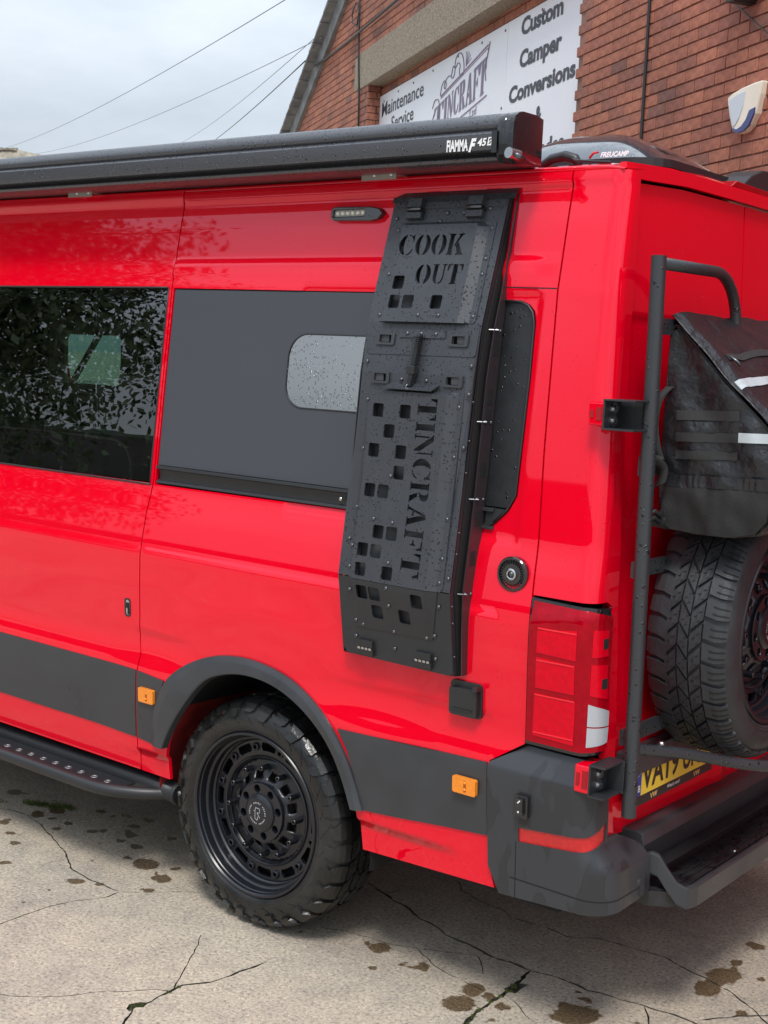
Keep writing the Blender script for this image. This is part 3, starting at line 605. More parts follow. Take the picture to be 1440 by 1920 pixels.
# ---- awning brackets on the gutter
for X0 in (.312, -1.1):
    mb = MB(); mb.box((X0, .085, 2.492), (X0+.135, .14, 2.506)); mb.box((X0, .083, 2.478), (X0+.135, .088, 2.506)); br = mb.make('awning_bracket', mat('brushed_alloy', (.45,.42,.40), .35, metal=.8) if X0 > 0 else bpy.data.materials['brushed_alloy'], van)
    for d in (.05,.115): dome('bracket_screw', (X0+d, .083, 2.492), (0,-1,0), .006, STEEL, br)
# ---- running board
mb = MB(); mb.tube([(-2.4,.07,.365), (-.60,.07,.365), (-.50,.065,.365), (-.40,.065,.36)], .036, 16); rb = mb.make('running_board', BLACKPL, van, smooth=True)
P = smooth_poly([(-2.4,-.085), (-.78,-.085), (-.66,-.08), (-.58,-.05), (-.50,.0), (-.455,.05)], 3)
mb = MB(); mb.tube([(a, b, .352) for a, b in P], .0225, 14); mb.make('outer_rail', BLACKPL, rb, smooth=True)
holes = [circ(x, -.022, .011, 10) for x in np.arange(-2.33, -.66, .075)]
solid('tread_plate', [(-2.38,-.07), (-.70,-.07), (-.60,-.02), (-.60,.045), (-2.38,.045)], holes, lambda u, v, q: (u, v, .358+q), -.004, 0, BLACKPL, rb, back=False)
for x in np.arange(-2.33, -.66, .075):
    mb = MB(); mb.lathe([(.0095,-.002), (.0095,.002), (.0125,.0035), (.0145,.001)], 10, lambda a, b, c: (x+a, -.022+b, .358+c)); mb.make('grip_ring', mat('worn_alloy_ring', (.22,.22,.23), .35, metal=.7) if x < -2.32 else bpy.data.materials['worn_alloy_ring'], rb, smooth=True)
mb = MB(); mb.lathe([(0,.0), (.040,.0), (.040,.004), (.034,.010), (0,.010)], 16, lambda a, b, c: (-.402+c, .065+a, .36+b)); mb.make('tube_end_cap', BLACKPL, rb, angle=30)
# ------------------------------------------------------------ wheels
TP = np.array([(.268,-.030),(.278,-.016),(.288,-.006),(.300,-.001),(.318,.000),(.334,-.003),(.350,-.009),(.362,-.017),(.372,-.028),(.379,-.042),(.383,-.060),(.385,-.10),(.386,-.1325),(.385,-.165),(.383,-.205),(.379,-.223),(.372,-.237),(.355,-.252),(.31,-.264),(.27,-.250)])
tpd = np.r_[0, np.cumsum(np.hypot(*np.diff(TP, axis=0).T))]
def prof_at(p):
    r = np.interp(p, tpd, TP[:, 0]); c = np.interp(p, tpd, TP[:, 1]); e = .004
    dr = np.interp(p+e, tpd, TP[:, 0])-np.interp(p-e, tpd, TP[:, 0]); dc = np.interp(p+e, tpd, TP[:, 1])-np.interp(p-e, tpd, TP[:, 1])
    l = math.hypot(dr, dc); return r, c, -dc/l, dr/l
def p_of(i): return tpd[i]
def block(mb, rows, h, ch=.0):          # rows: (p, thL, thR)
    V = []; k = len(rows)
    for p, a, b in rows:
        r, c, nr, nc = prof_at(p)
        for t, hh in ((a, -.002), (a+ch, h), (b-ch, h), (b, -.002)):
            R = r+nr*hh; V.append((R*math.cos(t), R*math.sin(t), c+nc*hh))
    F = [(i*4+j, i*4+j+1, (i+1)*4+j+1, (i+1)*4+j) for i in range(k-1) for j in range(3)] + [(0,3,2,1), tuple((k-1)*4+j for j in range(4))]
    mb.add(V, F)
def wheel_parts(par, rubber, style, deep=True):
    mb = MB(); mb.lathe([tuple(x) for x in TP], 96); ty = mb.make('tyre', rubber, par, True, smooth=True)
    mb = MB()
    if style == 'chevron':
        n = 40; st = 2*PI/n; g = st*.075
        cs = [p_of(7), p_of(8), p_of(9), p_of(10)+.012]
        for i in range(n):
            t = i*st
            # shoulder, both sides
            block(mb, [(cs[0], t+g, t+st*.80), (cs[1], t+g, t+st*.86), (cs[2], t+g-.01, t+st-g-.01), (cs[3], t+g-.03, t+st-g-.03)], .010, .005)
            block(mb, [(p_of(13)+.010, t+g+.03, t+st-g+.03), (p_of(14), t+g, t+st-g), (p_of(15), t+g, t+st*.9), (p_of(16), t+g, t+st*.85)], .010, .005)
            for j, (c0_, c1_, s0, s1) in enumerate(((.016,.049,.0,.085), (.054,.083,.13,.03), (.088,.121,.045,.13))):
                p0 = p_of(10)+c0_; p1 = p_of(10)+c1_
                block(mb, [(p0, t+g+s0, t+st-g+s0), ((p0+p1)/2, t+g+(s0+s1)/2, t+st-g+(s0+s1)/2), (p1, t+g+s1, t+st-g+s1)], .010, .004)
        sip = MB()
        for i in range(n):
            t = i*st
            for kk in (.30, .62):
                block(sip, [(cs[0]+.002, t+st*kk-.005, t+st*kk+.005), (cs[1], t+st*kk-.005, t+st*kk+.005), (cs[2], t+st*kk-.006, t+st*kk+.004), (cs[2]+.012, t+st*kk-.014, t+st*kk-.004)], .0108)
            for j, (c0_, s0, s1) in enumerate(((.032,.042,.03), (.068,.08,.08), (.104,.087,.09))):
                for kk, dp in ((.3,-.006), (.5,.006), (.72,-.004)):
                    p0 = p_of(10)+c0_+dp
                    block(sip, [(p0-.004, t+st*kk+s0-.006, t+st*kk+s0+.000), (p0+.004, t+st*kk+s0+.004, t+st*kk+s0+.010)], .0108)
        sip.make('sipes', DARK, par, True)['kind'] = 'stuff'
    else:
        n = 32; st = 2*PI/n; g = st*.07
        for i in range(n):
            t = i*st; lg = i % 2
            a = p_of(5) if lg else p_of(6)
            block(mb, [(a, t+st*.22, t+st*.78), (p_of(7)-.004, t+g, t+st*.70), (p_of(8), t+g, t+st*.92), (p_of(9), t+g, t+st-g), (p_of(10)+.004, t+g-.01, t+st-g-.01)], .010, .010)
            block(mb, [(p_of(13)+.02, t+g, t+st-g), (p_of(14), t+g, t+st-g), (p_of(15), t+g, t+st*.9), (p_of(16), t+g, t+st*.8)], .009, .006)
            for c0_, c1_, s0, s1 in ((.012,.045,.0,.07), (.054,.083,.1,.03), (.092,.125,.05,.11)):
                p0 = p_of(10)+c0_; p1 = p_of(10)+c1_
                block(mb, [(p0, t+g+s0, t+st-g+s0), ((p0+p1)/2, t+g+(s0+s1)/2-.02, t+st-g+(s0+s1)/2-.02), (p1, t+g+s1, t+st-g+s1)], .009, .005)
        zz_ = MB()
        for i in range(n):                       # zigzag ribs on the sidewall
            t = i*st
            block(zz_, [(p_of(3)+.012, t+st*.05, t+st*.13), (p_of(4)+.008, t+st*.40, t+st*.48), (p_of(5)-.002, t+st*.42, t+st*.50), (p_of(6)-.002, t+st*.80, t+st*.88)], .0022)
        zz_.make('sidewall_ribs', rubber, par, True)['kind'] = 'stuff'
    mb.make('tread', rubber, par, True)['kind'] = 'stuff'
    mb = MB()
    for rr in (.292, .3005): mb.lathe([(rr-.001, float(np.interp(rr, TP[:5, 0], TP[:5, 1]))-.001), (rr, float(np.interp(rr, TP[:5, 0], TP[:5, 1]))+.0018), (rr+.001, float(np.interp(rr, TP[:5, 0], TP[:5, 1]))-.001)], 72)
    mb.make('bead_rings', rubber, par, True, smooth=True)
    # rim
    mb = MB(); mb.lathe([(.281,-.022), (.282,-.008), (.279,-.004), (.272,-.003), (.268,-.008), (.266,-.018), (.2635,-.021), (.2615,-.030), (.260,-.044), (.256,-.048), (.252,-.049), (.250,-.056), (.249,-.068), (.244,-.073), (.2425,-.080), (.2425,-.13)], 96)
    rim = mb.make('rim', RIMM, par, True, angle=25); RP = rim if deep else par
    def pf(u, v, q): return (u, v, q)
    sl = []
    for i in range(12):
        th = 2*PI*i/12; a0, a1 = th-.150, th+.150; r0, r1 = .2055, .2335
        P = []
        for t in np.linspace(0, 1, 7): P.append(((r1)*math.cos(a0+.02+(a1-a0-.04)*t), (r1)*math.sin(a0+.02+(a1-a0-.04)*t)))
        P.append((.219*math.cos(a1), .219*math.sin(a1)))
        for t in np.linspace(1, 0, 7): P.append(((r0)*math.cos(a0+.02+(a1-a0-.04)*t), (r0)*math.sin(a0+.02+(a1-a0-.04)*t)))
        P.append((.219*math.cos(a0), .219*math.sin(a0))); sl.append(P)
    sh_ = [circ(.219*math.cos(2*PI*(i+.5)/12), .219*math.sin(2*PI*(i+.5)/12), .0085, 10) for i in range(12)]
    o = solid('slotted_ring', circ(0,0,.2424,96), sl+sh_+[circ(0,0,.188,72)], lambda u, v, q: pf(u, v, -.076+q), -.012, 0, RIMM, RP, True); bevel(o, .0012)
    for i in range(12):
        bo_ = MB()
        a = 2*PI*(i+.5)/12; cx, cy = .219*math.cos(a), .219*math.sin(a)
        bo_.lathe([(.0078,-.084), (.0078,-.068), (.010,-.067), (.0135,-.069), (.0145,-.077)], 14, lambda x, y, z: (cx+x, cy+y, z)); bo_.make('ring_boss', RIMM, RP, True, angle=30)
    mb = MB(); mb.lathe([(.190,-.078), (.190,-.071), (.1865,-.068), (.183,-.070), (.181,-.077), (.176,-.084)], 72); mb.make('inner_rib', RIMM, RP, True, angle=30)
    wn = []
    for i in range(12):
        th = 2*PI*(i+.5)/12+.03; c, s = math.cos(th), math.sin(th)
        wn.append([(c*a-s*b, s*a+c*b) for a, b in rrect(.112,-.0165,.137,.0165,.005,3)])
    def dish(u, v, q): r = math.hypot(u, v); return (u, v, float(np.interp(r, [.09,.108,.140,.178], [-.052,-.060,-.080,-.086]))+q)
    solid('dish', circ(0,0,.178,72), wn+[circ(0,0,.098,48)], dish, -.010, 0, RIMM, RP, True, res=.012, smooth=False).data.shade_smooth()
    for i in range(12):
        th = 2*PI*i/12+.03; cx, cy = .152*math.cos(th), .152*math.sin(th)
        mb = MB(); mb.lathe([(.0042,-.06), (.0042,-.044), (.0080,-.044), (.0094,-.046), (.0098,-.088)], 12, lambda x, y, z: (cx+x, cy+y, z)); mb.make('peg', RIMM, RP, True, angle=30)
    lh = [circ(.081*math.cos(2*PI*(i+.3)/8), .081*math.sin(2*PI*(i+.3)/8), .0135, 16) for i in range(8)]
    o = solid('hub', circ(0,0,.1005,64), lh, pf, -.085, -.046, RIMM, RP, True); bevel(o, .002)
    for i in range(8):
        mb = MB(); a = 2*PI*(i+.3)/8; cx, cy = .081*math.cos(a), .081*math.sin(a); mb.lathe([(.0,-.062), (.007,-.062), (.008,-.066), (.008,-.08)], 6, lambda x, y, z: (cx+x, cy+y, z)); mb.make('wheel_nut', BLACKPL, RP, True)
    mb = MB(); mb.lathe([(.066,-.047), (.064,-.041), (.052,-.033), (.048,-.032), (0,-.032)], 48); hc = mb.make('hub_cap', RIMM, RP, True, angle=20)
    lg = MB(); n = 30
    for i in range(n):
        if i % 6 == 5: continue
        a = 2*PI*i/n; lg.fbox((.036*math.cos(a), .036*math.sin(a), -.0315), (math.cos(a), math.sin(a), 0), (-math.sin(a), math.cos(a), 0), (0,0,1), .0024, .0022 if i % 2 else .0015, .0004)
    for (x0, y0_), (x1, y1) in (((-.010,-.020),(-.010,.018)), ((-.010,.018),(.008,.018)), ((.008,.018),(.012,.010)), ((.012,.010),(.008,.002)), ((.008,.002),(-.002,.002)), ((-.002,.002),(.012,-.014)), ((-.010,-.020),(.002,-.024)), ((.002,-.024),(.002,-.012)), ((-.016,.006),(-.010,.006))):
        a = Vector((x0, y0_, 0)); b = Vector((x1, y1, 0)); d = (b-a); c = (a+b)/2; c.z = -.0315
        lg.fbox(c, d.normalized(), Vector((-d.y, d.x, 0)).normalized(), (0,0,1), d.length/2+.0008, .0011, .0004)
    lg.make('hub_emblem', bpy.data.materials['cap_print'] if 'cap_print' in bpy.data.materials else mat('cap_print', (.35,.36,.38), .4), RP, True)
    mb = MB(); mb.lathe([(0,-.125), (.245,-.125)], 32); mb.make('brake_shield', DARK, RP, True)
wheelp = bpy.data.objects.new('rear_wheel', None); col.objects.link(wheelp); wheelp.parent = van; wheelp.location = (0, .022, .393); wheelp.rotation_euler = (PI/2, 0, 0)
WM['rear_wheel'] = Matrix.Translation((0,.022,.393)) @ Euler((PI/2,0,0)).to_matrix().to_4x4()
wheel_parts(wheelp, RUB, 'lugs', False)
# ------------------------------------------------------------ spare wheel, carrier, bag
spare = thing('spare_wheel', 'chunky all-terrain spare wheel hung on the rear doors under the black bag', 'spare wheel', (1.535, .634, 1.202), (PI/2, 0, PI/2))
wheel_parts(spare, RUB2, 'chevron')
CT = mat('satin_black_tube', (.026,.029,.034), .36, spec=.6, bump=.2, bscale=500, drops=.7, dscale=70)
carr = thing('wheel_carrier', 'black tubular steel wheel and bag carrier hinged on the left rear door', 'wheel carrier', (1.35, .1, .72))
mb = MB(); mb.tube([(1.326,.098,2.243), (1.330,.098,2.05), (1.338,.098,1.5), (1.352,.098,.72)], .0205, 20); mb.make('post', CT, carr, angle=50)
P = [(1.330,.112,2.224), (1.330,.45,2.228)] + [(1.330, .45+.16*math.sin(a), 2.228-.16+.16*math.cos(a)) for a in np.linspace(.15, PI/2, 8)] + [(1.325,.61,1.9), (1.33,.612,1.2)]
mb = MB(); mb.tube(P, .0165, 16); mb.make('top_hoop', CT, carr, smooth=True)
mb = MB()
for zc in (2.062, 1.68, 1.40, .93): mb.box((1.300,.112,zc-.022), (1.312,.95,zc+.022))
mb.box((1.306,.50,.9), (1.30,.83,1.5)); mb.make('flat_bar', CT, carr)
P = [(1.335,.10,.910), (1.37,.17,.896), (1.42,.27,.880), (1.50,.42,.838), (1.555,.50,.822), (1.60,.60,.812), (1.61,.75,.810), (1.58,.95,.81), (1.45,1.1,.85)]
P = smooth_poly(P, 2); mb = MB(); mb.tube(P, .0165, 16); mb.make('tyre_cradle', CT, carr, smooth=True)
mb = MB(); mb.tube([(1.37,.17,.878),(1.37,.17,.905)], .006, 8); dome('cradle_bolt', (1.385,.20,.915), (0,-.5,1), .009, STEEL, carr)
mb = MB(); mb.tube([(1.30,.665,1.195), (1.50,.665,1.195)], .03, 16); mb.make('hub_mount', CT, carr, smooth=True)
for zt, zb, hy in ((1.862,1.780,.048), (.880,.790,.02)):
    X0 = RXc(zt)+.012
    mb = MB(); mb.box((X0-.002, hy-.048, zb), (X0+.004, hy+.05, zt)); mb.box((X0, hy-.05, zt-.005), (1.338, .085, zt)); mb.box((X0, hy-.05, zb), (1.338, .085, zb+.005)); mb.box((X0, hy+.046, zb), (1.345, hy+.05, zt))
    bevel(mb.make('hinge_bracket', POWD2, carr), .0012)
    for dz in (.024, .056):
        mb = MB(); c = Vector((X0+.004, hy, zb+dz)); mb.lathe([(.017,0), (.017,.003), (.010,.003), (.010,.010), (0,.010)], 6 if 0 else 16, lambda x, y, z: (c.x+z, c.y+x, c.z+y)); b = mb.make('hinge_bolt', STEEL, carr, angle=30)
# straps
mb = MB(); mb.box((1.297,.12,1.665), (1.315,.24,1.712)); mb.make('strap_end', FABR, carr)

bag = thing('storage_bag', 'black nylon storage bag strapped above the spare wheel, with grey reflective strips', 'bag', (1.45, .6, 1.52))
def wr(p, a=.006, f=9.):
    v = Vector(p); return mnoise.noise_vector(v*f)*a + mnoise.noise_vector(v*f*2.7+Vector((3,1,2)))*a*.45
sidep = [(1.312,1.522), (1.345,1.508), (1.42,1.502), (1.52,1.504), (1.60,1.520), (1.632,1.555), (1.640,1.62), (1.638,1.70), (1.625,1.765), (1.60,1.810), (1.53,1.872), (1.45,1.948), (1.38,2.018), (1.322,2.078), (1.305,2.06), (1.302,1.8), (1.304,1.6)]
sp = resample(np.array(sidep+[sidep[0]]), 71)[:-1]
stn = [.243,.250,.262] + list(np.linspace(.29, 1.1, 42)); V = []; F = []
cx, cz = 1.44, 1.72
for yq in stn:
    sc_ = {.243: .985, .250: .995}.get(yq, 1.0)
    sag = .018*math.sin(min(1, (yq-.24)/.4)*PI/2)
    for x, z in sp:
        p = Vector((cx+(x-cx)*sc_, yq, cz+(z-cz)*sc_))
        if z < 1.6: p.z -= .004*math.sin((yq-.24)*6)
        d = wr(p*1.0, .011, 7) if x > 1.31 else Vector((0,0,0)); d.y *= .2
        V.append(p+d)
n = len(sp); F = [(i*n+j, i*n+(j+1) % n, (i+1)*n+(j+1) % n, (i+1)*n+j) for i in range(len(stn)-1) for j in range(n)]
b0 = mesh('bag_body', V, F, FABR, bag, smooth=True)
sidefp = lambda u, v, q: tuple(Vector((u, .243-q, v)) + Vector((0, 1, 0))*(wr((u*1.0, .3, v*.6), .009, 11).y + .006*math.sin((u-1.3)*38+v*22)*sst(1.3,1.36,u)*sst(1.64,1.58,u)*sst(1.6,1.75,v)))
solid('side_panel', [(cx+(x-cx)*.985, cz+(z-cz)*.985) for x, z in sp[::2]], [], sidefp, -.006, .004, FABR, bag, res=.012, smooth=True)
# piping, molle loops
mb = MB(); mb.tube([(cx+(x-cx)*.99, .243, cz+(z-cz)*.99) for x, z in list(sp)+[sp[0]]], .003, 6); mb.make('seam_piping', FABR, bag, smooth=True)
web = mat('black_webbing', (.022,.022,.023), .7, bump=.8, bscale=900)
for z0, z1, t in ((1.811,1.838,.008), (1.752,1.777,.009), (1.704,1.727,.010)):
    solid('webbing_strip', [(1.346,z0), (1.525,z0+t), (1.524,z1+t), (1.345,z1)], [], lambda u, v, q: tuple(Vector(sidefp(u, v, q+.008))), -.012, .0, web, bag, res=.02, smooth=True)
solid('reflective_strip', [(1.527,1.762), (1.632,1.766), (1.630,1.791), (1.526,1.788)], [], lambda u, v, q: tuple(Vector(sidefp(u, v, q+.009))), -.004, 0, STRIP, bag, res=.02, smooth=True)
solid('mesh_pocket', [(1.322,1.526), (1.35,1.510), (1.42,1.505), (1.52,1.507), (1.592,1.522), (1.624,1.56), (1.634,1.62), (1.632,1.665), (1.50,1.652), (1.36,1.655), (1.325,1.658)], [], lambda u, v, q: tuple(Vector(sidefp(u, v, q+.012))+Vector((0,-.006*math.sin(min(1,max(0,(v-1.49)/.16))*PI)+.0012*math.sin(u*38+v*40)*sst(1.66,1.6,v),0))), -.012, 0, FABM, bag, res=.010, smooth=True)
solid('pocket_band', [(1.325,1.628), (1.632,1.640), (1.634,1.672), (1.325,1.660)], [], lambda u, v, q: tuple(Vector(sidefp(u, v, q+.015))+Vector((0,.0014*math.sin(u*150+6*math.sin(u*40)),0))), -.012, 0, FABR, bag, res=.008, smooth=True)
# flap over the sloping top
A = np.array([1.318,2.090]); Bp = np.array([1.612,1.812]); dv = (Bp-A); L_ = np.linalg.norm(dv); dv /= L_; nv = np.array([-dv[1], dv[0]])
if nv[0] < 0: nv = -nv
def flapfn(a, y, q):                         # a along slope, y across
    p = A+dv*a+nv*(q+.012); d = wr((a*1.0, y, 2.), .007, 7)
    ez = .010*max(0, (.262-y))/.03
    return (p[0]+d.x-ez*.6, y, p[1]+d.z-ez)
flap = solid('flap', [(-.01,.232), (L_+.005,.232), (L_+.06,.30), (L_+.07,1.12), (-.02,1.12)], [], flapfn, -.004, 0, FABR, bag, res=.018, smooth=True)
mb = MB(); mb.tube([flapfn(a, .232, -.002) for a in np.linspace(-.01, L_, 20)], .003, 6); mb.make('flap_piping', FABR, flap, smooth=True)
solid('zip_flap', [(.155,.30), (.175,.30), (.150,.60), (.150,1.1), (.125,1.1), (.125,.60)], [], lambda a, y, q: flapfn(a, y, q+.001), 0, .003, web, flap, res=.02, smooth=True)
mb = MB(); mb.tube([flapfn(.165, .31, .006), flapfn(.19, .318, .010), flapfn(.205, .322, .008)], .0045, 8); mb.make('zip_puller', RIVET, flap, smooth=True)
solid('reflective_band', [(.245,.240), (.275,.240), (.262,.50), (.258,1.1), (.228,1.1), (.232,.50)], [], lambda a, y, q: flapfn(a, y, q+.001), 0, .002, STRIP, flap, res=.02, smooth=True)
# side straps with a knot
mb = MB()
def ribbon(mb, pts, wv, hw, th=.0015):
    pts = [Vector(p) for p in pts]; wv = Vector(wv).normalized()*hw
    V = []; 
    for i, p in enumerate(pts):
        t = (pts[min(i+1, len(pts)-1)]-pts[max(0, i-1)]).normalized(); nn_ = t.cross(wv).normalized()*th
        V += [p-wv+nn_, p+wv+nn_, p+wv-nn_, p-wv-nn_]
    mb.add(V, [(i*4+j, i*4+(j+1) % 4, (i+1)*4+(j+1) % 4, (i+1)*4+j) for i in range(len(pts)-1) for j in range(4)] + [(3,2,1,0), tuple((len(pts)-1)*4+j for j in range(4))])
ribbon(mb, smooth_poly([(1.318,.235,1.90), (1.300,.205,1.87), (1.293,.20,1.80), (1.305,.205,1.73), (1.315,.215,1.70)]), (1,.4,0), .011)
ribbon(mb, smooth_poly([(1.29,.16,1.715), (1.305,.175,1.70), (1.325,.20,1.685), (1.33,.205,1.66), (1.325,.20,1.63)]), (1,-.3,.5), .020)
ribbon(mb, smooth_poly([(1.30,.17,1.69), (1.31,.185,1.70), (1.325,.20,1.695)]), (.3,0,1), .014, .006)
mb.make('tie_strap', web, bag, smooth=True)
mb = MB(); ribbon(mb, [(1.315,.12,1.545), (1.33,.20,1.53), (1.34,.245,1.52)], (0,0,1), .016); mb.make('lower_strap', web, bag, smooth=True)
mb = MB()
for i, zc in enumerate((1.535, 1.553)): mb.tube([(1.32,.135+.012*i,zc), (1.335,.16,zc+.01), (1.335,.19,zc-.006), (1.33,.21,zc+.004)], .006, 8)
mb.make('buckle', BLACKPL, bag, smooth=True)

# ------------------------------------------------------------ awning
awn = thing('awning', 'long black wind-out awning case along the van roof with white print at its end', 'awning', (-.6, .02, 2.49))
prof = [(.085,2.492), (.02,2.487), (-.035,2.487), (-.050,2.490), (-.055,2.497), (-.050,2.501), (-.036,2.503), (-.036,2.512), (-.056,2.513), (-.064,2.517), (-.066,2.524), (-.066,2.560), (-.060,2.566), (-.047,2.569), (-.043,2.573), (-.048,2.578), (-.050,2.588), (-.046,2.600), (-.035,2.612), (-.018,2.620), (.005,2.623), (.05,2.622), (.085,2.615)]
X0, X1 = -3.6, .905
V = [(x, y, z) for x in np.linspace(X0, X1, 2) for y, z in prof]; k = len(prof)
case = mesh('case', V, [(i, (i+1) % k, k+(i+1) % k, k+i) for i in range(k)] + [tuple(range(k))[::-1], tuple(range(k, 2*k))], AWN, awn); case.data.shade_smooth(); case.data.set_sharp_from_angle(angle=math.radians(40))
mb = MB(); mb.box((-3.6,-.0375,2.503), (.90,-.033,2.511)); mb.make('front_groove', DARK, awn)
mb = MB(); mb.box((-3.6,.078,2.494), (.90,.140,2.60)); mb.make('gap_shade_filler', BLACKPL, awn)  # black filler added for the shadow under the awning
# end cap: rounded housing
pe = [(.088,2.490), (-.02,2.484), (-.046,2.487), (-.058,2.496), (-.062,2.54), (-.062,2.585), (-.056,2.603), (-.040,2.614), (-.012,2.621), (.05,2.622), (.088,2.616)]
cyc, czc = .02, 2.56
V = []; st_ = [(.900,1.0), (.903,1.01), (.922,1.01), (.925,.985), (.928,1.02), (.946,1.02), (.952,1.0), (.954,.95)]
for x, s in st_:
    for y, z in pe: V.append((x, cyc+(y-cyc)*s, czc+(z-czc)*s))
k = len(pe); ec = mesh('end_cap', V, [(i*k+j, i*k+(j+1) % k, (i+1)*k+(j+1) % k, (i+1)*k+j) for i in range(len(st_)-1) for j in range(k)] + [tuple(range(k))[::-1], tuple((len(st_)-1)*k+j for j in range(k))], GLOSSBL, awn); ec.data.shade_smooth(); ec.data.set_sharp_from_angle(angle=math.radians(38))
mb = MB(); mb.box((.888,-.069,2.508), (.905,-.04,2.566)); mb.make('end_plate', BLACKPL, ec)
mb = MB(); mb.box((.908,-.064,2.500), (.938,-.045,2.532)); bevel(mb.make('knee_housing', DARK, ec), .003)
mb = MB(); mb.tube([(.946,-.070,2.505), (.952,-.03,2.503)], .015, 14); mb.make('crank_eye', STEEL, ec, angle=40)
mb = MB(); mb.tube([(.962,-.06,2.500), (.970,-.03,2.492)], .008, 10); mb.make('crank_hook', RIVET, ec, smooth=True)
text('print', 'FIAMMA', WHITE, awn, (.738,-.066,2.519), (1,0,0), (0,0,1), .031, bold=.035, width=.072, thick=.0008)
text('print', 'F', WHITE, awn, (.812,-.066,2.516), (1,0,0), (0,0,1), .034, bold=.05, width=.026, shear=.4, thick=.0008)
text('print', '45', WHITE, awn, (.841,-.066,2.529), (1,0,0), (0,0,1), .020, bold=.03, width=.030, shear=.2, thick=.0008)
solid('print', [(.873,2.528), (.889,2.528), (.893,2.550), (.877,2.550)], [[(.877,2.532),(.884,2.532),(.886,2.538),(.881,2.540),(.886,2.544),(.888,2.547),(.880,2.547),(.878,2.541),(.882,2.537),(.878,2.535)]], lambda u, v, q: (u, -.066-q, v), 0, .0008, WHITE, awn)

# ------------------------------------------------------------ cabinet on the van side
cab = thing('storage_cabinet', 'tall black steel storage cabinet bolted to the red van side, with cut-out lettering', 'cabinet', (.645, .05, 1.04))
FZ = [1.0,1.04,1.285,1.57,1.9,2.045,2.42,2.45]; FY = [-.043,-.050,-.091,-.056,-.029,-.003,.105,.113]
def Fy(z): return float(np.interp(z, FZ, FY))
def cf(u, v, q): return (u, Fy(v)-q, v)
XL, XR = .432, .852
def strip(name, x0, x1, zsb, m, par, th_):     # vertical sheet lying in plane x=const between front offset and back
    V = []; F = []
    for x in (x0, x1):
        for z in zsb:
            V += [(x, th_[0](z), z), (x, th_[1](z), z)]
    n = len(zsb)*2
    for i in range(len(zsb)-1):
        for o in (0, n): F.append((o+2*i, o+2*i+1, o+2*i+3, o+2*i+2))
        F.append((2*i, 2*i+2, n+2*i+2, n+2*i)); F.append((2*i+1, n+2*i+1, n+2*i+3, 2*i+3))
    F += [(0, n, n+1, 1), (n-2, n-1, 2*n-1, 2*n-2)]
    return mesh(name, V, F, m, par)
zc_ = [1.045,1.15,1.285,1.45,1.57,1.75,1.9,2.045,2.2,2.32,2.425]
gapf = lambda z: Fy(z)+.016+.024*sst(1.05,1.30,z)*sst(2.42,2.12,z)
PURP = mat('black_powder_side', (.030,.022,.026), .33, spec=.6, bump=.12, bscale=700)
side = strip('side_plate', XR+.008, XR+.012, zc_, PURP, cab, (gapf, lambda z: Pz(z)+.004))
strip('side_plate', XL-.010, XL-.006, zc_, PURP, cab, (gapf, lambda z: Pz(z)+.004))
strip('inner_box', XL+.012, XR-.003, zc_, DARK, cab, (lambda z: Fy(z)+.022, lambda z: Pz(z)-.001))
strip('door_flange', XR-.010, XR-.007, zc_, POWD2, cab, (lambda z: Fy(z)+.001, lambda z: Fy(z)+.018))
strip('door_flange', XL, XL+.003, zc_, POWD2, cab, (lambda z: Fy(z)+.001, lambda z: Fy(z)+.018))
# cut-outs in the side plate: their inner shade laid on as flat dark pads
for z0 in (1.985, 1.845, 1.79, 1.64, 1.50, 1.385):
    yb = (gapf(z0)+Pz(z0))/2
    mb = MB(); mb.box((XR+.0115, yb-.014, z0-.022), (XR+.0128, yb+.014, z0+.022)); bevel(mb.make('port_shade_pad', DARK, cab), .0004)
mb = MB(); mb.add([(XL-.01,Fy(2.425)+.005,2.425), (XR+.012,Fy(2.425)+.005,2.425), (XR+.012,Pz(2.44),2.441), (XL+.02,Pz(2.44),2.441)], [(0,1,2,3)])
mb.add([(XL-.01,Fy(2.405),2.408), (XR+.012,Fy(2.405),2.408), (XR+.012,Fy(2.425)+.004,2.426), (XL-.01,Fy(2.425)+.004,2.426)], [(0,1,2,3)])
mb.make('end_plate', POWD, cab); mb = MB(); mb.add([(XL,Fy(1.045)+.002,1.044), (XR,Fy(1.045)+.002,1.044), (XR,Pz(1.04),1.040), (XL,Pz(1.04),1.040)], [(3,2,1,0)]); mb.make('end_plate', POWD, cab)

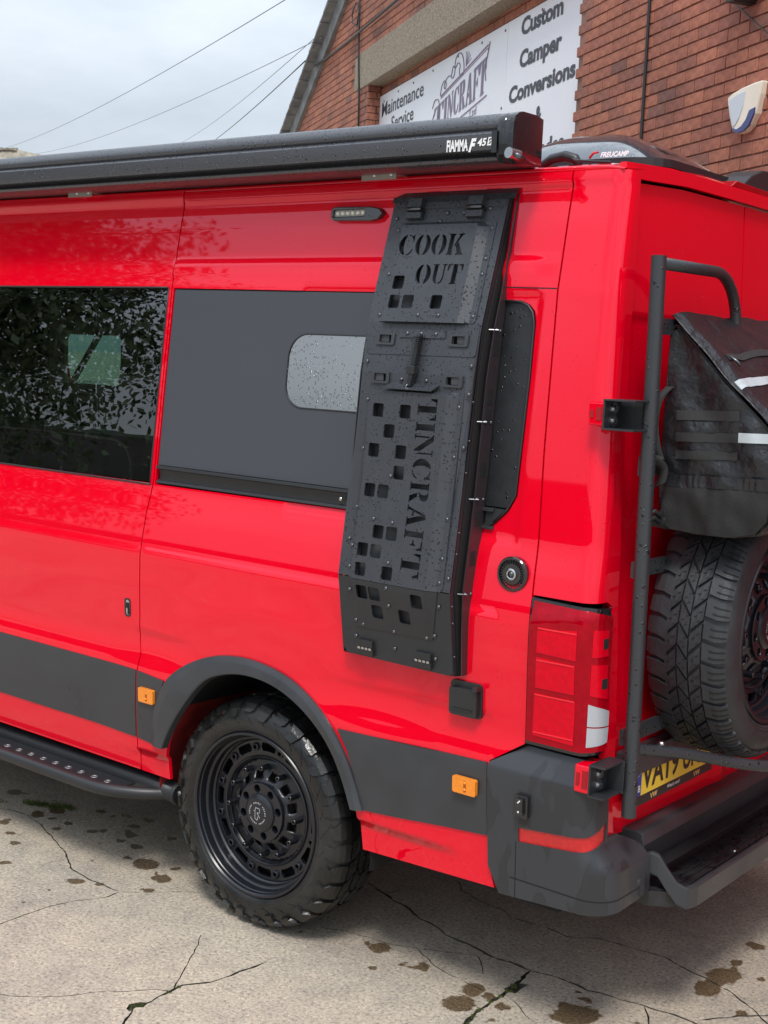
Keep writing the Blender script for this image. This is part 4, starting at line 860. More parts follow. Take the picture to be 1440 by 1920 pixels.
# ---- stencil letters (unit box)
def arc(cx, cy, a, b, t0, t1, n=12): return [(cx+a*math.cos(math.radians(t0+(t1-t0)*i/n)), cy+b*math.sin(math.radians(t0+(t1-t0)*i/n))) for i in range(n+1)]
def gO(): return [arc(.42,.5,.42,.5,98,262)+arc(.42,.5,.15,.43,248,112), arc(.48,.5,.42,.5,82,-82)+arc(.48,.5,.15,.43,-68,68)]
ST = [(0,1),(.38,1),(.38,.95),(.31,.93),(.31,.07),(.38,.05),(.38,0),(0,0),(0,.05),(.07,.07),(.07,.93),(0,.95)]
GL = {'O': (gO(), .9), 'C': ([arc(.42,.5,.42,.5,98,262)+arc(.42,.5,.15,.43,248,112), [(.46,1),(.58,.97),(.68,.90),(.74,1),(.78,1),(.78,.66),(.74,.66),(.67,.82),(.58,.92),(.46,.95)], [(.46,.05),(.58,.09),(.68,.2),(.75,.32),(.79,.30),(.73,.12),(.62,.03),(.46,0)]], .82),
 'K': ([ST, [(.37,.44),(.62,.93),(.54,.95),(.54,1),(.88,1),(.88,.95),(.78,.93),(.43,.40)], [(.47,.42),(.60,.62),(.90,.07),(.96,.05),(.96,0),(.54,0),(.54,.05),(.62,.07)]], .96),
 'U': ([[(0,1),(.36,1),(.36,.95),(.30,.93),(.30,.25),(.34,.12),(.40,.08),(.40,.0),(.24,.04),(.12,.16),(.07,.35),(.07,.93),(0,.95)], [(.46,0),(.46,.08),(.58,.14),(.65,.3),(.65,.93),(.57,.95),(.57,1),(.83,1),(.83,.95),(.74,.93),(.74,.3),(.68,.12),(.58,.03)]], .83),
 'T': ([[(.30,1),(.56,1),(.56,.07),(.64,.05),(.64,0),(.22,0),(.22,.05),(.30,.07)], [(0,1),(.25,1),(.25,.94),(.14,.92),(.06,.66),(0,.66)], [(.86,1),(.61,1),(.61,.94),(.72,.92),(.80,.66),(.86,.66)]], .86),
 'I': ([ST], .38), 'N': ([[(0,0),(.22,0),(.22,.05),(.15,.07),(.15,.74),(.08,.82),(.08,.07),(0,.05)], [(0,1),(.28,1),(.74,.30),(.74,0),(.68,0),(.07,.92),(0,.95)], [(.66,1),(.94,1),(.94,.95),(.86,.93),(.86,.15),(.79,.25),(.79,.93),(.66,.95)]], .94),
 'R': ([ST, [(.43,1),(.62,1),(.77,.93),(.82,.76),(.77,.58),(.62,.50),(.43,.48),(.43,.55),(.50,.57),(.54,.76),(.50,.93),(.43,.95)], [(.45,.42),(.64,.42),(.86,.07),(.92,.05),(.92,0),(.62,0)]], .92),
 'A': ([[(.42,1),(.46,.90),(.20,.07),(.28,.05),(.28,0),(0,0),(0,.05),(.08,.07),(.38,1)], [(.46,1),(.58,1),(.88,.07),(.96,.05),(.96,0),(.52,0),(.52,.05),(.61,.07),(.43,.70)], [(.26,.36),(.46,.36),(.49,.28),(.24,.28)]], .96),
 'F': ([ST, [(.43,1),(.84,1),(.84,.68),(.80,.68),(.70,.90),(.43,.93)], [(.43,.54),(.56,.54),(.62,.64),(.66,.64),(.66,.36),(.62,.36),(.56,.46),(.43,.46)]], .84)}
def letters(word, pos, h, fn):
    out_ = []
    for ch, (a, b) in zip(word, pos):
        polys, wd = GL[ch]
        for P in polys: out_.append([fn(a+(b-a)*x/wd, y*h) for x, y in P])
    return out_
SQ = .040
def sqh(x, z, s=SQ): return rrect(x-s/2, z-s/2, x+s/2, z+s/2, .006, 3)
# door skins, kinks at 2.045 / 1.285
base_up = [(XL,2.048), (XR-.007,2.048), (XR-.007,2.408), (XL,2.408)]
base_mid = [(XL,1.290), (XR-.007,1.290), (XR-.007,2.048), (XL,2.048)]
base_low = [(XL,1.287), (XL+.004,1.06), (XL+.02,1.045), (XR-.02,1.042), (XR-.009,1.05), (XR-.007,1.287)]
cut_up = [(.50,2.075), (.795,2.075), (.795,2.325), (.50,2.325)]
cut_mid = [(.505,1.295), (.765,1.295), (.765,1.835), (.505,1.835)]
lat = [(.514,1.999), (.777,2.001), (.514,1.885), (.777,1.885)]
lath = [rrect(x-.021, z-.011, x+.021, z+.011, .003, 2) for x, z in lat]
d1 = solid('upper_door', base_up, [cut_up], cf, -.004, 0, POWD, cab)
d2 = solid('main_door', base_mid, [cut_mid]+lath, cf, -.004, 0, POWD, cab, extra=[(x, z) for z in (1.57, 1.9) for x in np.arange(.44, .84, .02)])
d3 = solid('lower_door', base_low, [[(.51,1.15), (.755,1.15), (.775,1.275), (.50,1.275)]], cf, -.004, 0, POWD2, cab)
# hinge strip line and latch plate
solid('top_strip', [(XL+.004,2.388), (XR-.012,2.386), (XR-.012,2.406), (XL+.004,2.407)], [], cf, 0, .002, POWD, d1)
solid('latch_plate', [(XL+.022,1.953), (XR-.02,1.955), (XR-.012,1.962), (XR-.012,2.045), (XL+.016,2.045), (XL+.016,1.960)], [rrect(x-.022, z-.012, x+.022, z+.012, .003, 2) for x, z in lat[:2]], cf, 0, .0022, POWD, d2, bev=.0006)
# raised press panels
up_h = letters('COOK', [(.500,.556), (.561,.616), (.620,.673), (.678,.737)], .062, lambda x, y: (x, 2.246+y)) + letters('OUT', [(.586,.640), (.645,.693), (.697,.751)], .058, lambda x, y: (x, 2.161+y))
up_h += [sqh(.528,2.166), sqh(.528,2.109), sqh(.578,2.109), sqh(.681,2.109)]
def rf(z0, z1, x0, x1, hh, sl, slx):
    def f(u, v, q):
        d = min((u-x0)/slx, (x1-u)/slx, (v-z0)/sl, (z1-v)/.012); k = min(1, max(0, d)); return (u, Fy(v)-q-hh*k, v)
    return f
upo = [(.478,2.052), (.812,2.052), (.818,2.058), (.818,2.338), (.812,2.346), (.484,2.346), (.478,2.338)]
rows = [(u, v) for u in (.490,.806) for v in np.arange(2.055, 2.345, .02)] + [(u, v) for v in (2.062, 2.332) for u in np.arange(.485, .815, .02)] + [(u, v) for u in (.5,.796) for v in np.arange(2.07,2.33,.03)]
f1 = lambda u, v, q: (u, Fy(v)-q-(.016*min(1, max(0, (u-.487)/.010))*min(1, max(0, (.800-u)/.030))*min(1, max(0, (2.342-v)/.004))), v)
pu = solid('upper_cutout_panel', [(.474,2.050), (.4869,2.050), (.497,2.050), (.770,2.050), (.8001,2.050), (.815,2.050), (.821,2.056), (.821,2.3375), (.821,2.340), (.815,2.346), (.8,2.346), (.77,2.346), (.497,2.346), (.487,2.346), (.480,2.346), (.474,2.340), (.474,2.3375)], up_h, f1, -.003, .0025, POWD, d1,
           extra=[(u, v) for u in (.487,.497,.770,.800) for v in np.arange(2.052, 2.345, .012)] + [(u, 2.3415) for u in np.arange(.48,.82,.012)] + [(u, 2.3375) for u in np.arange(.50,.77,.012)])
mb = MB(); mb.add([(.487,Fy(2.05)-.002,2.0492), (.800,Fy(2.05)-.002,2.0492), (.770,Fy(2.05)-.0182,2.0497), (.497,Fy(2.05)-.0182,2.0497)], [(0,1,2,3)]); mb.make('shaded_panel_end', DARK, pu)  # lip underside coloured near black in place of its shadow
tz = [(1.832,1.770), (1.764,1.735), (1.730,1.667), (1.660,1.598), (1.592,1.531), (1.525,1.462), (1.455,1.397), (1.388,1.318)]
tin = letters('TINCRAFT', tz, .068, lambda a, y: (.674+y, a))
mid_sq = [(.529,1.789), (.629,1.790), (.577,1.730), (.527,1.671), (.627,1.672), (.627,1.612), (.527,1.553), (.577,1.553), (.577,1.434), (.627,1.434), (.527,1.377), (.577,1.377), (.527,1.318), (.627,1.318)]
f2 = lambda u, v, q: (u, Fy(v)-q-(.016*min(1, max(0, (u-.487)/.008))*min(1, max(0, (.800-u)/.028))*min(1, max(0, (1.851-v)/.004))), v)
pm = solid('main_cutout_panel', [(.474,1.288), (.487,1.288), (.495,1.288), (.772,1.288), (.800,1.288), (.812,1.288), (.820,1.300), (.820,1.846), (.820,1.853), (.800,1.853), (.772,1.853), (.495,1.853), (.487,1.853), (.474,1.853), (.474,1.846)], tin+[sqh(*q) for q in mid_sq], f2, -.003, .0025, POWD, d2,
           extra=[(u, v) for u in (.487,.495,.772,.800) for v in np.arange(1.292, 1.85, .012)] + [(u, zq) for zq in (1.8465,1.57) for u in np.arange(.48,.82,.012)])
low_sq = [(.533,1.250), (.581,1.250), (.736,1.250), (.584,1.195), (.685,1.195)]
f3 = lambda u, v, q: (u, Fy(v)-q-(.016*min(1, max(0, (u-.487-.014*(1.285-v)/.15)/.010))*min(1, max(0, (.800-.026*(1.285-v)/.15-u)/(.028-.017*(1.285-v)/.15)))*min(1, max(0, (v-1.137)/.13))), v)
pw = solid('lower_cutout_panel', [(.486,1.136), (.778,1.139), (.803,1.2865), (.800,1.2865), (.772,1.2865), (.497,1.2865), (.487,1.2865), (.478,1.2865)], [sqh(x, z, .041) for x, z in low_sq], f3, -.003, .0025, POWD2, d3, extra=[(u, v) for u in (.482,.49,.50,.51,.755,.765,.775,.785) for v in np.arange(1.15, 1.28, .012)])
for o in (pu, pm, pw): o.modifiers.new('e', 'EDGE_SPLIT').split_angle = math.radians(25)
# inner trays seen through the cut-outs
TR = mat('inner_tray', (.045,.048,.054), .5, var=.3, vscale=20)
solid('inner_tray', [(.49,2.07), (.80,2.07), (.80,2.33), (.49,2.33)], [], lambda u, v, q: (u, Fy(v)+.014-q, v), -.002, 0, TR, d1)
solid('inner_tray', [(.49,1.292), (.80,1.292), (.80,1.84), (.49,1.84)], [], lambda u, v, q: (u, Fy(v)+.014-q, v), -.002, 0, TR, d2, extra=[(.5,1.57),(.7,1.57)])
solid('inner_tray', [(.50,1.14), (.77,1.14), (.77,1.28), (.50,1.28)], [], lambda u, v, q: (u, Fy(v)+.014-q, v), -.002, 0, TR, d3)
# rivets
rv = [(x, z, 0) for x in (.472,) for z in (2.324,2.191,2.069)] + [(x, z, 0) for x in (.809,) for z in (2.324,2.235,2.19,2.069)] + [(.473,z,0) for z in (1.817,1.671,1.496,1.381,1.318)] + [(.806,z,0) for z in (1.812,1.671,1.495,1.382,1.314)]
rv += [(.640,2.372,0), (.492,2.381,0), (.789,2.381,0), (.70,2.372,0), (.627,2.070,.017), (.70,2.070,.017), (.62,2.348,0), (.626,1.466,.017), (.628,1.349,.017), (.555,1.47,.017), (.600,1.60,.017), (.629,1.275,.016), (.632,1.222,.012), (.520,1.146,0), (.637,1.142,0), (.757,1.143,0), (.476,1.248,0), (.493,1.155,0), (.806,1.245,0), (.786,1.155,0), (.49,1.105,0), (.785,1.085,0), (.637,1.09,0),
       (.455,2.36,0), (.455,1.93,0), (.832,1.93,0), (.46,1.40,0), (.835,1.33,0), (.835,1.70,0), (.835,1.85,0)]
rmesh = dome('rivet', (0,0,0), (0,-1,0), .0062, RIVET, cab); first = True
for x, z, e in rv:
    o = rmesh if first else rmesh.copy()
    if not first: col.objects.link(o)
    first = False; o.location = (x, Fy(z)-e-.003, z)
# top hinges
for x in (.524, .742):
    z = 2.385; mb = MB(); u = Vector((1,0,0)); v_ = Vector((0,.27,.96)).normalized(); w_ = Vector((0,-.96,.27)).normalized()
    c = Vector((x, Fy(z), z))
    mb.fbox(c+w_*.008-v_*.022, u, v_, w_, .029, .010, .008); mb.fbox(c+w_*.010+v_*.016, u, v_, w_, .025, .014, .010); h = mb.make('lid_hinge', POWD, cab); bevel(h, .0015)
    mb = MB(); mb.tube([c+w_*.018-v_*.004-u*.030, c+w_*.018-v_*.004+u*.026], .0055, 10); mb.make('hinge_pin', RIVET, h, smooth=True)
    mb = MB(); mb.fbox(c+w_*.004-v_*.008, u, v_, w_, .030, .004, .005); mb.make('hinge_gap', DARK, h)
for x in (.528, .744):
    z = 1.075; c = Vector((x, Fy(z), z)); u = Vector((1,0,0)); v_ = Vector((0,-.165,.986)).normalized(); w_ = Vector((0,-.986,-.165)).normalized()
    mb = MB(); mb.fbox(c+w_*.006+v_*.014, u, v_, w_, .029, .010, .006); mb.fbox(c+w_*.006-v_*.014, u, v_, w_, .029, .010, .006); h = mb.make('bottom_hinge', BLACKPL, cab); bevel(h, .0015)
    mb = MB()
    for i in range(4): mb.fbox(c+w_*.010+u*(-.021+.014*i), u, v_, w_, .005, .0035, .004)
    mb.make('hinge_knuckle', STEEL, h)
    mb = MB(); mb.fbox(c+w_*.004, u, v_, w_, .030, .006, .004); mb.make('hinge_gap', DARK, h)
# slam latches
LT = mat('latch_plastic', (.035,.037,.042), .4)
for x, z in lat:
    q0 = .0022 if z > 1.95 else 0
    o = solid('slam_latch', rrect(x-.034, z-.018, x+.034, z+.018, .004, 3), [rrect(x-.022, z-.0115, x+.022, z+.0115, .003, 3)], cf, q0, q0+.006, LT, cab, bev=.0012)
    mb = MB(); mb.fbox((x, Fy(z)+.012, z), (1,0,0), (0,0,1), (0,-1,0), .024, .014, .002); mb.make('latch_pocket', DARK, o)
    mb = MB(); mb.fbox((x+(.006 if x > .6 else -.006), Fy(z)+.003, z), (1,0,0), (0,0,1), (0,-1,0), .0145, .0105, .003); bevel(mb.make('latch_paddle', TR, o), .001)
# strap plate, ribbed strap, ledge
sp_ = solid('strap_plate', rrect(.566,2.005,.729,2.028,.003), [], cf, .002, .006, POWD, cab)
for x in (.592,.643,.695): dome('plate_bolt', (x, Fy(2.016)-.006, 2.0165), (0,-1,0), .0068, RIVET, sp_, h=.8)
mb = MB(); mb.tube([(.642,Fy(2.01)-.012,2.012), (.642,Fy(1.96)-.016,1.96), (.638,Fy(1.9)-.016,1.90), (.634,Fy(1.865)-.018,1.862)], .0085, 8); stp = mb.make('rubber_strap', BLACKPL, cab, smooth=True)
mb = MB()
for i in range(26):
    z = 2.008-.0056*i
    if 1.925 > z > 1.895: continue
    mb.fbox((float(np.interp(z, [1.862,1.90,2.01], [.634,.638,.642])), Fy(z)-.018, z), (1,0,0), (0,.1,1), (0,-1,0), .011, .0016, .008)
mb.make('strap_ribs', BLACKPL, stp)['kind'] = 'stuff'
mb = MB(); mb.fbox((.6395, Fy(1.91)-.018, 1.911), (1,0,0), (0,0,1), (0,-1,0), .014, .012, .012); bevel(mb.make('strap_buckle', BLACKPL, stp), .002)
mb = MB(); mb.tube([(.634,Fy(1.865)-.022,1.872), (.629,Fy(1.855)-.026,1.862), (.632,Fy(1.85)-.026,1.853), (.638,Fy(1.855)-.026,1.858)], .0028, 8); mb.make('strap_hook', RIVET, stp, smooth=True)
ldm = POWD
mb = MB(); z = 1.868; mb.add([(.556,Fy(z)-.001,1.873), (.730,Fy(z)-.001,1.872), (.722,Fy(z)-.030,1.856), (.548,Fy(z)-.030,1.857), (.556,Fy(z)-.001,1.870), (.730,Fy(z)-.001,1.869), (.722,Fy(z)-.030,1.853), (.548,Fy(z)-.030,1.854)], [(0,3,2,1),(4,5,6,7),(3,7,6,2),(0,4,7,3),(1,2,6,5)]); lg_ = mb.make('strap_ledge', ldm, cab)
for x in (.592,.682): dome('ledge_bolt', (x, Fy(1.882)-.001, 1.882), (0,-1,0), .0065, RIVET, lg_, h=.8)
# side bolts with bright heads
for z in (2.035,1.775,1.555,1.285):
    yg = gapf(z)
    mb = MB(); mb.tube([(XR-.004, yg-.006, z), (XR+.020, yg+.008, z)], .0022, 8); mb.make('side_bolt', RIVET, cab)
    dome('side_nut', (XR+.013, yg+.010, z), (1,-.5,0), .0050, RIVET, cab); dome('side_nut', (XR+.013, Pz(z)-.008, z-.002), (1,-.5,0), .0048, RIVET, cab)
for z in (1.83,1.72,1.63,1.46,1.4,1.25,1.2,1.1): dome('flange_rivet', (XR-.006, Fy(z)+.009, z), (1,-.3,0), .0035, RIVET, cab)

# ------------------------------------------------------------ roof pod and reversing light
SMK = mat('smoked_plastic', (.020,.028,.042), .10, coat=.8, drops=.8, dscale=60, spec=.7)
pod = thing('roof_pod', 'smoked black roof air-conditioning pod on the van roof with white lettering', 'roof unit', (.78, .95, 2.56))
V = []; F = []; nu, nv_ = 40, 12
for j in range(nv_+1):
    t = j/nv_; s = (1-t)**.5
    for i in range(nu):
        a = 2*PI*i/nu; e = .45
        cx_ = math.copysign(abs(math.cos(a))**e, math.cos(a)); sy_ = math.copysign(abs(math.sin(a))**e, math.sin(a))
        V.append((.76+.33*cx_*(.05+.95*s)-.03*t, .86+.35*sy_*(.05+.95*s), 2.552+.150*t))
F = [(j*nu+i, j*nu+(i+1) % nu, (j+1)*nu+(i+1) % nu, (j+1)*nu+i) for j in range(nv_) for i in range(nu)] + [tuple(nv_*nu+i for i in range(nu))]
pdb = mesh('pod_shell', V, F, SMK, pod, smooth=True)
mb = MB(); mb.lathe([(.0,.0)]*2, 3) if 0 else None
V = [(x, y, z) for z in (2.548, 2.572) for x, y in rrect(.42,.50,1.10,1.22,.12,6)]; k = len(V)//2
mesh('pod_base', V, [(i, (i+1) % k, k+(i+1) % k, k+i) for i in range(k)] + [tuple(range(k, 2*k))], BLACKPL, pod)
mb = MB(); pass
text('pod_lettering', 'FREUCAMP', WHITE, pod, (.905,.500,2.575), (1,0,0), (0,.2,1), .016, bold=.03, width=.095, thick=.004, shear=.2)
mb = MB(); mb.tube([(.865,.500,2.575), (.878,.500,2.590), (.895,.500,2.592)], .004, 6); mb.make('pod_emblem', REFL, pod, smooth=True)
clip = thing('roof_clamp', 'black awning clamp with loose cable on the roof edge behind the awning end', 'clamp', (1.0, .3, 2.52))
mb = MB(); mb.tube([(.78,.36,2.535), (.82,.36,2.556), (.87,.35,2.560), (.905,.35,2.550), (.92,.35,2.530)], [.012,.015,.016,.015,.012], 10); mb.make('clamp_body', BLACKPL, clip, smooth=True)
mb = MB(); mb.tube(smooth_poly([(.90,.34,2.550), (.93,.30,2.540), (.97,.26,2.530), (1.02,.25,2.522), (1.08,.25,2.518)]), .0035, 6); mb.make('loose_cable', BLACKPL, clip, smooth=True)
rl = thing('reversing_camera', 'black camera housing and brake light bar on the van roof rear edge', 'camera', (1.15, 1.1, 2.52))
V2_ = [(.93,2.538), (1.00,2.575), (1.10,2.606), (1.16,2.610), (1.225,2.600), (1.262,2.560), (1.235,2.535), (1.19,2.520), (1.12,2.532), (1.0,2.530)]
solid('camera_housing', V2_, [], lambda u, v, q: (1.12+q-.1*(v-2.52), u, v), -.05, .06, BLACKPL, rl, back=True, bev=.006)
solid('brake_light', [(.82,2.520), (1.12,2.516), (1.12,2.538), (.86,2.541)], [], lambda u, v, q: (1.16+q, u, v), -.04, .03, LAMPD, rl, bev=.004)
# ------------------------------------------------------------ brick building
W0 = Vector((-.05, 3.95, 0)); WD = Vector((-.8266, .5628, 0)); WN = Vector((-.5628, -.8266, 0)); ZV = Vector((0, 0, 1))
def wp(t, z, d=0.0): return W0 + WD*t + WN*d + ZV*z
WN = WN.normalized(); WD = WD.normalized()
# brick material: one real clay colour varied brick by brick
bm = bpy.data.materials.new('red_brick'); bm.use_nodes = True; t_ = bm.node_tree; b_ = t_.nodes['Principled BSDF']
oi = N(t_, 'ShaderNodeObjectInfo'); gi = N(t_, 'ShaderNodeNewGeometry'); ad = N(t_, 'ShaderNodeMath', operation='ADD'); fr_ = N(t_, 'ShaderNodeMath', operation='FRACT')
t_.links.new(oi.outputs['Random'], ad.inputs[0]); t_.links.new(gi.outputs['Random Per Island'], ad.inputs[1]); t_.links.new(ad.outputs[0], fr_.inputs[0])
rp = N(t_, 'ShaderNodeValToRGB'); e = rp.color_ramp.elements; e[0].color = (.22,.105,.085,1); e[1].color = (.42,.165,.10,1)
for p_, c_ in ((.06,(.29,.12,.085,1)), (.25,(.34,.13,.088,1)), (.6,(.38,.145,.093,1))):
    q_ = rp.color_ramp.elements.new(p_); q_.color = c_
tcx = N(t_, 'ShaderNodeTexCoord'); nz = N(t_, 'ShaderNodeTexNoise'); nz.inputs['Scale'].default_value = 30; nz.inputs['Detail'].default_value = 6
t_.links.new(tcx.outputs['Object'], nz.inputs['Vector']); mr = N(t_, 'ShaderNodeMapRange'); mr.inputs['From Min'].default_value = .3; mr.inputs['From Max'].default_value = .7; mr.inputs['To Min'].default_value = .66; mr.inputs['To Max'].default_value = 1.08
t_.links.new(nz.outputs['Fac'], mr.inputs['Value']); vm = N(t_, 'ShaderNodeVectorMath', operation='SCALE'); t_.links.new(fr_.outputs[0], rp.inputs['Fac']); t_.links.new(rp.outputs[0], vm.inputs[0]); t_.links.new(mr.outputs[0], vm.inputs['Scale'])
t_.links.new(vm.outputs[0], b_.inputs['Base Color']); b_.inputs['Roughness'].default_value = .8
nl = N(t_, 'ShaderNodeTexNoise'); nl.inputs['Scale'].default_value = 1.7; nl.inputs['Detail'].default_value = 5; gp = N(t_, 'ShaderNodeNewGeometry'); t_.links.new(gp.outputs['Position'], nl.inputs['Vector'])
ml = N(t_, 'ShaderNodeMapRange'); ml.inputs['From Min'].default_value = .3; ml.inputs['From Max'].default_value = .7; ml.inputs['To Min'].default_value = .72; ml.inputs['To Max'].default_value = 1.15; t_.links.new(nl.outputs['Fac'], ml.inputs['Value'])
v2 = N(t_, 'ShaderNodeVectorMath', operation='SCALE'); t_.links.new(vm.outputs[0], v2.inputs[0]); t_.links.new(ml.outputs[0], v2.inputs['Scale']); t_.links.new(v2.outputs[0], b_.inputs['Base Color'])
bp = N(t_, 'ShaderNodeBump'); bp.inputs['Strength'].default_value = .5; bp.inputs['Distance'].default_value = .004; t_.links.new(nz.outputs['Fac'], bp.inputs['Height']); t_.links.new(bp.outputs[0], b_.inputs['Normal'])
MORT = mat('dark_mortar', (.20,.115,.088), .95, var=.4, vscale=5, bump=.8, bscale=90)
CONC = mat('exposed_aggregate_concrete', (.25,.21,.16), .9, var=.55, vscale=55, bump=1.0, bscale=60)
bld = thing('brick_building', 'red brick workshop gable wall with a concrete lintel and slate-edged verge behind the van', 'building', tuple(wp(4, 0)))
def verge_z(t): return 4.86 + (11.25-t)*.512 if t > 4.2 else 4.86+(11.25-4.2)*.512-(4.2-t)*.512
# wall backing (mortar) as a solid with the opening cut out
opn = [(2.45,.0), (7.79,.0), (7.79,4.875), (2.45,4.875)]
wf = lambda u, v, q: tuple(wp(u, v, q))
wall_o = [(-6,0), (2.45,0), (2.45,4.875), (7.79,4.875), (7.79,0), (11.6,0), (11.25,4.9), (4.2,8.45), (-6,3.3)]
solid('wall', [(a, b) for a, b in wall_o], [], lambda u, v, q: tuple(wp(u, v, q)), -.32, -.007, MORT, bld, back=True)
# bricks
BV = []
for k_ in range(6):
    dx, dz, dd = .1085, .0338, .0
    j = lambda s: rng.uniform(-s, s)
    V = []; 
    for z_ in (-1, 1):
        for x_ in (-1, 1): V.append((x_*(dx+j(.0015)), -.02, z_*(dz+j(.0012))))
    for z_ in (-1, 1):
        for x_ in (-1, 1): V.append((x_*(dx-.002+j(.0015)), 0.0015+j(.0008), z_*(dz-.0015+j(.001))))
    for z_ in (-1, 1):
        for x_ in (-1, 1): V.append((x_*(dx-.004), .003+j(.0008), z_*(dz-.004)))
    F = [(8,9,11,10), (4,5,9,8), (5,7,11,9), (7,6,10,11), (6,4,8,10), (0,1,5,4), (1,3,7,5), (3,2,6,7), (2,0,4,6)]
    BV.append((V, [f[::-1] for f in F]))
bmesh_ = []
def wmat(t, z, d=0): return Matrix((( -WD.x, WN.x, 0, 0), (-WD.y, WN.y, 0, 0), (0, 0, 1, 0), (0, 0, 0, 1)))
for V, F in BV:
    me = bpy.data.meshes.new('brick'); P = [wmat(0, 0) @ Vector(v) for v in V]; me.from_pydata([tuple(p) for p in P], [], F); me.update(); me.materials.append(bm)
    if me.polygons[0].normal.dot(WN) < 0: me.flip_normals()
    bmesh_.append(me)
slots = []
r = 0; z = .0375
while z < 8.4:
    off = .1125 if r % 2 else 0
    t = -1.35 + off
    while t < 11.6:
        tl, tr_ = t-.1075, t+.1075; ok = True
        if z-.03 > min(verge_z(tl), verge_z(tr_))-.02: ok = False
        if z < 4.875 and tr_ > 2.45+.03 and tl < 7.79-.03: ok = False
        if 4.86 < z < 5.27 and tl < 8.13 and tr_ > 2.1: ok = False
        if 4.86 < z < 5.24 and tl < 8.30 and tr_ > 8.1: ok = False
        if ok: slots.append((t, z))
        t += .225
    r += 1; z += .075
def inview(t, z):
    v = wp(t, z)-CAM; d = v.dot(FWD); px = 720+2480*v.dot(RIGHT)/d; py = 960-2480*v.dot(UP)/d
    if not (-10 < px < 1455 and -12 < py): return False
    lim = 255 if px < 1010 else 300 if px < 1100 else 285 if px < 1300 else 330
    return py < lim
vis = sorted([s for s in slots if inview(*s)], key=lambda s: s[0])
near = set(vis[:298])
mb = MB()
for t, z in slots:
    jt = rng.uniform(-.0015, .0015); P = wp(t+jt, z+rng.uniform(-.001, .001), rng.uniform(-.002, .0015))
    # bricks cut at the opening edges keep their full length elsewhere
    k_ = rng.randint(6)
    if (t, z) in near:
        o = bpy.data.objects.new('brick', bmesh_[k_]); col.objects.link(o); o.parent = bld; o.matrix_parent_inverse = WM[bld.name].inverted(); o.location = P
    else:
        me = bmesh_[k_]; mb.add([v.co+P for v in me.vertices], [tuple(p.vertices) for p in me.polygons])
o = mb.make('far_bricks', bm, bld); o['kind'] = 'stuff'
solid('unseen_reflection_panel', [(-5.9,0), (-1.5,0), (-1.5,5.2), (-5.9,3.1)], [], wf, -.02, .004, mat('dark_red_reflection_panel', (.30,.03,.03), .7, var=.2, vscale=2), bld)  # out-of-view panel added to keep the rear door's reflection plain red
# brick reveal at the far side of the opening (seen end on) and infill behind the sign
mb = MB()
for i in range(66):
    z = .0375+i*.075
    if z > 4.86: break
    for a, b in (((-.001,-.10), (-.112,-.146)) if i % 2 else ((-.001,-.146),)):
        c = wp(7.785, z, (a+b)/2); mb.fbox(c, WD, WN, ZV, .010, abs(a-b)/2, .033)
o = mb.make('reveal_bricks', bm, bld); o['kind'] = 'stuff'
mb = MB(); c = wp(5.1, 2.4, -.19)
mb.fbox(c, WD, WN, ZV, 2.68, .02, 2.48); mb.make('infill_wall', MORT, bld)
mb = MB()
for i in range(5):
    z = 4.60+i*.075
    for j_ in range(26): mb.fbox(wp(2.5+.225*j_+(.11 if i % 2 else 0), z-.02, -.166), WD, WN, ZV, .1075, .006, .0325)
o = mb.make('infill_bricks', bm, bld); o['kind'] = 'stuff'
solid('lintel', [(1.9,4.868), (8.12,4.868), (8.12,5.262), (1.9,5.262)], [], wf, -.21, .012, CONC, bld, back=True, bev=.006)
solid('lintel_end', [(8.125,4.885), (8.305,4.875), (8.305,5.245), (8.125,5.235)], [], wf, -.05, .006, CONC, bld, bev=.004)
SLATE = mat('weathered_grey_slate', (.20,.21,.22), .8, var=.35, vscale=6, bump=.8, bscale=40)
vo_ = [(11.62,4.67), (11.23,4.67), (4.2,8.27), (-3.4,4.40), (-3.6,4.52), (4.2,8.62)]
vo_ = [(11.62,4.67), (11.23,4.67), (4.2,8.27), (-6,3.05), (-6.2,3.2), (4.2,8.62)]
solid('verge_board', vo_, [], wf, -.05, .05, SLATE, bld, back=True, bev=.005)
mb = MB(); 
for i in range(46):
    t = 11.55-i*.16; z = verge_z(t)+.045; mb.fbox(wp(t, z-.005, .0), (WD-ZV*.512+ZV*.05*(i % 3)).normalized(), WN, (ZV+WD*.512).normalized(), .11, .16, .012+.006*(i % 2))
mb.make('verge_slates', SLATE, bld)
mb = MB()
for i in range(52):
    t = 4.3-i*.2; mb.fbox(wp(t, verge_z(t)+.03, 0), (WD+ZV*.512).normalized(), WN, (ZV-WD*.512).normalized(), .12, .16, .014)
mb.make('verge_slates', SLATE, bld)
rf_ = MB(); a = [wp(11.9, 4.55, -.1), wp(4.2, 8.5, -.1), wp(4.2, 8.5, -14), wp(11.9, 4.55, -14), wp(-6.2, 3.2, -.1), wp(-6.2, 3.2, -14)]
rf_.add(a, [(0,1,2,3), (1,4,5,2)]); rf_.make('roof', SLATE, bld)
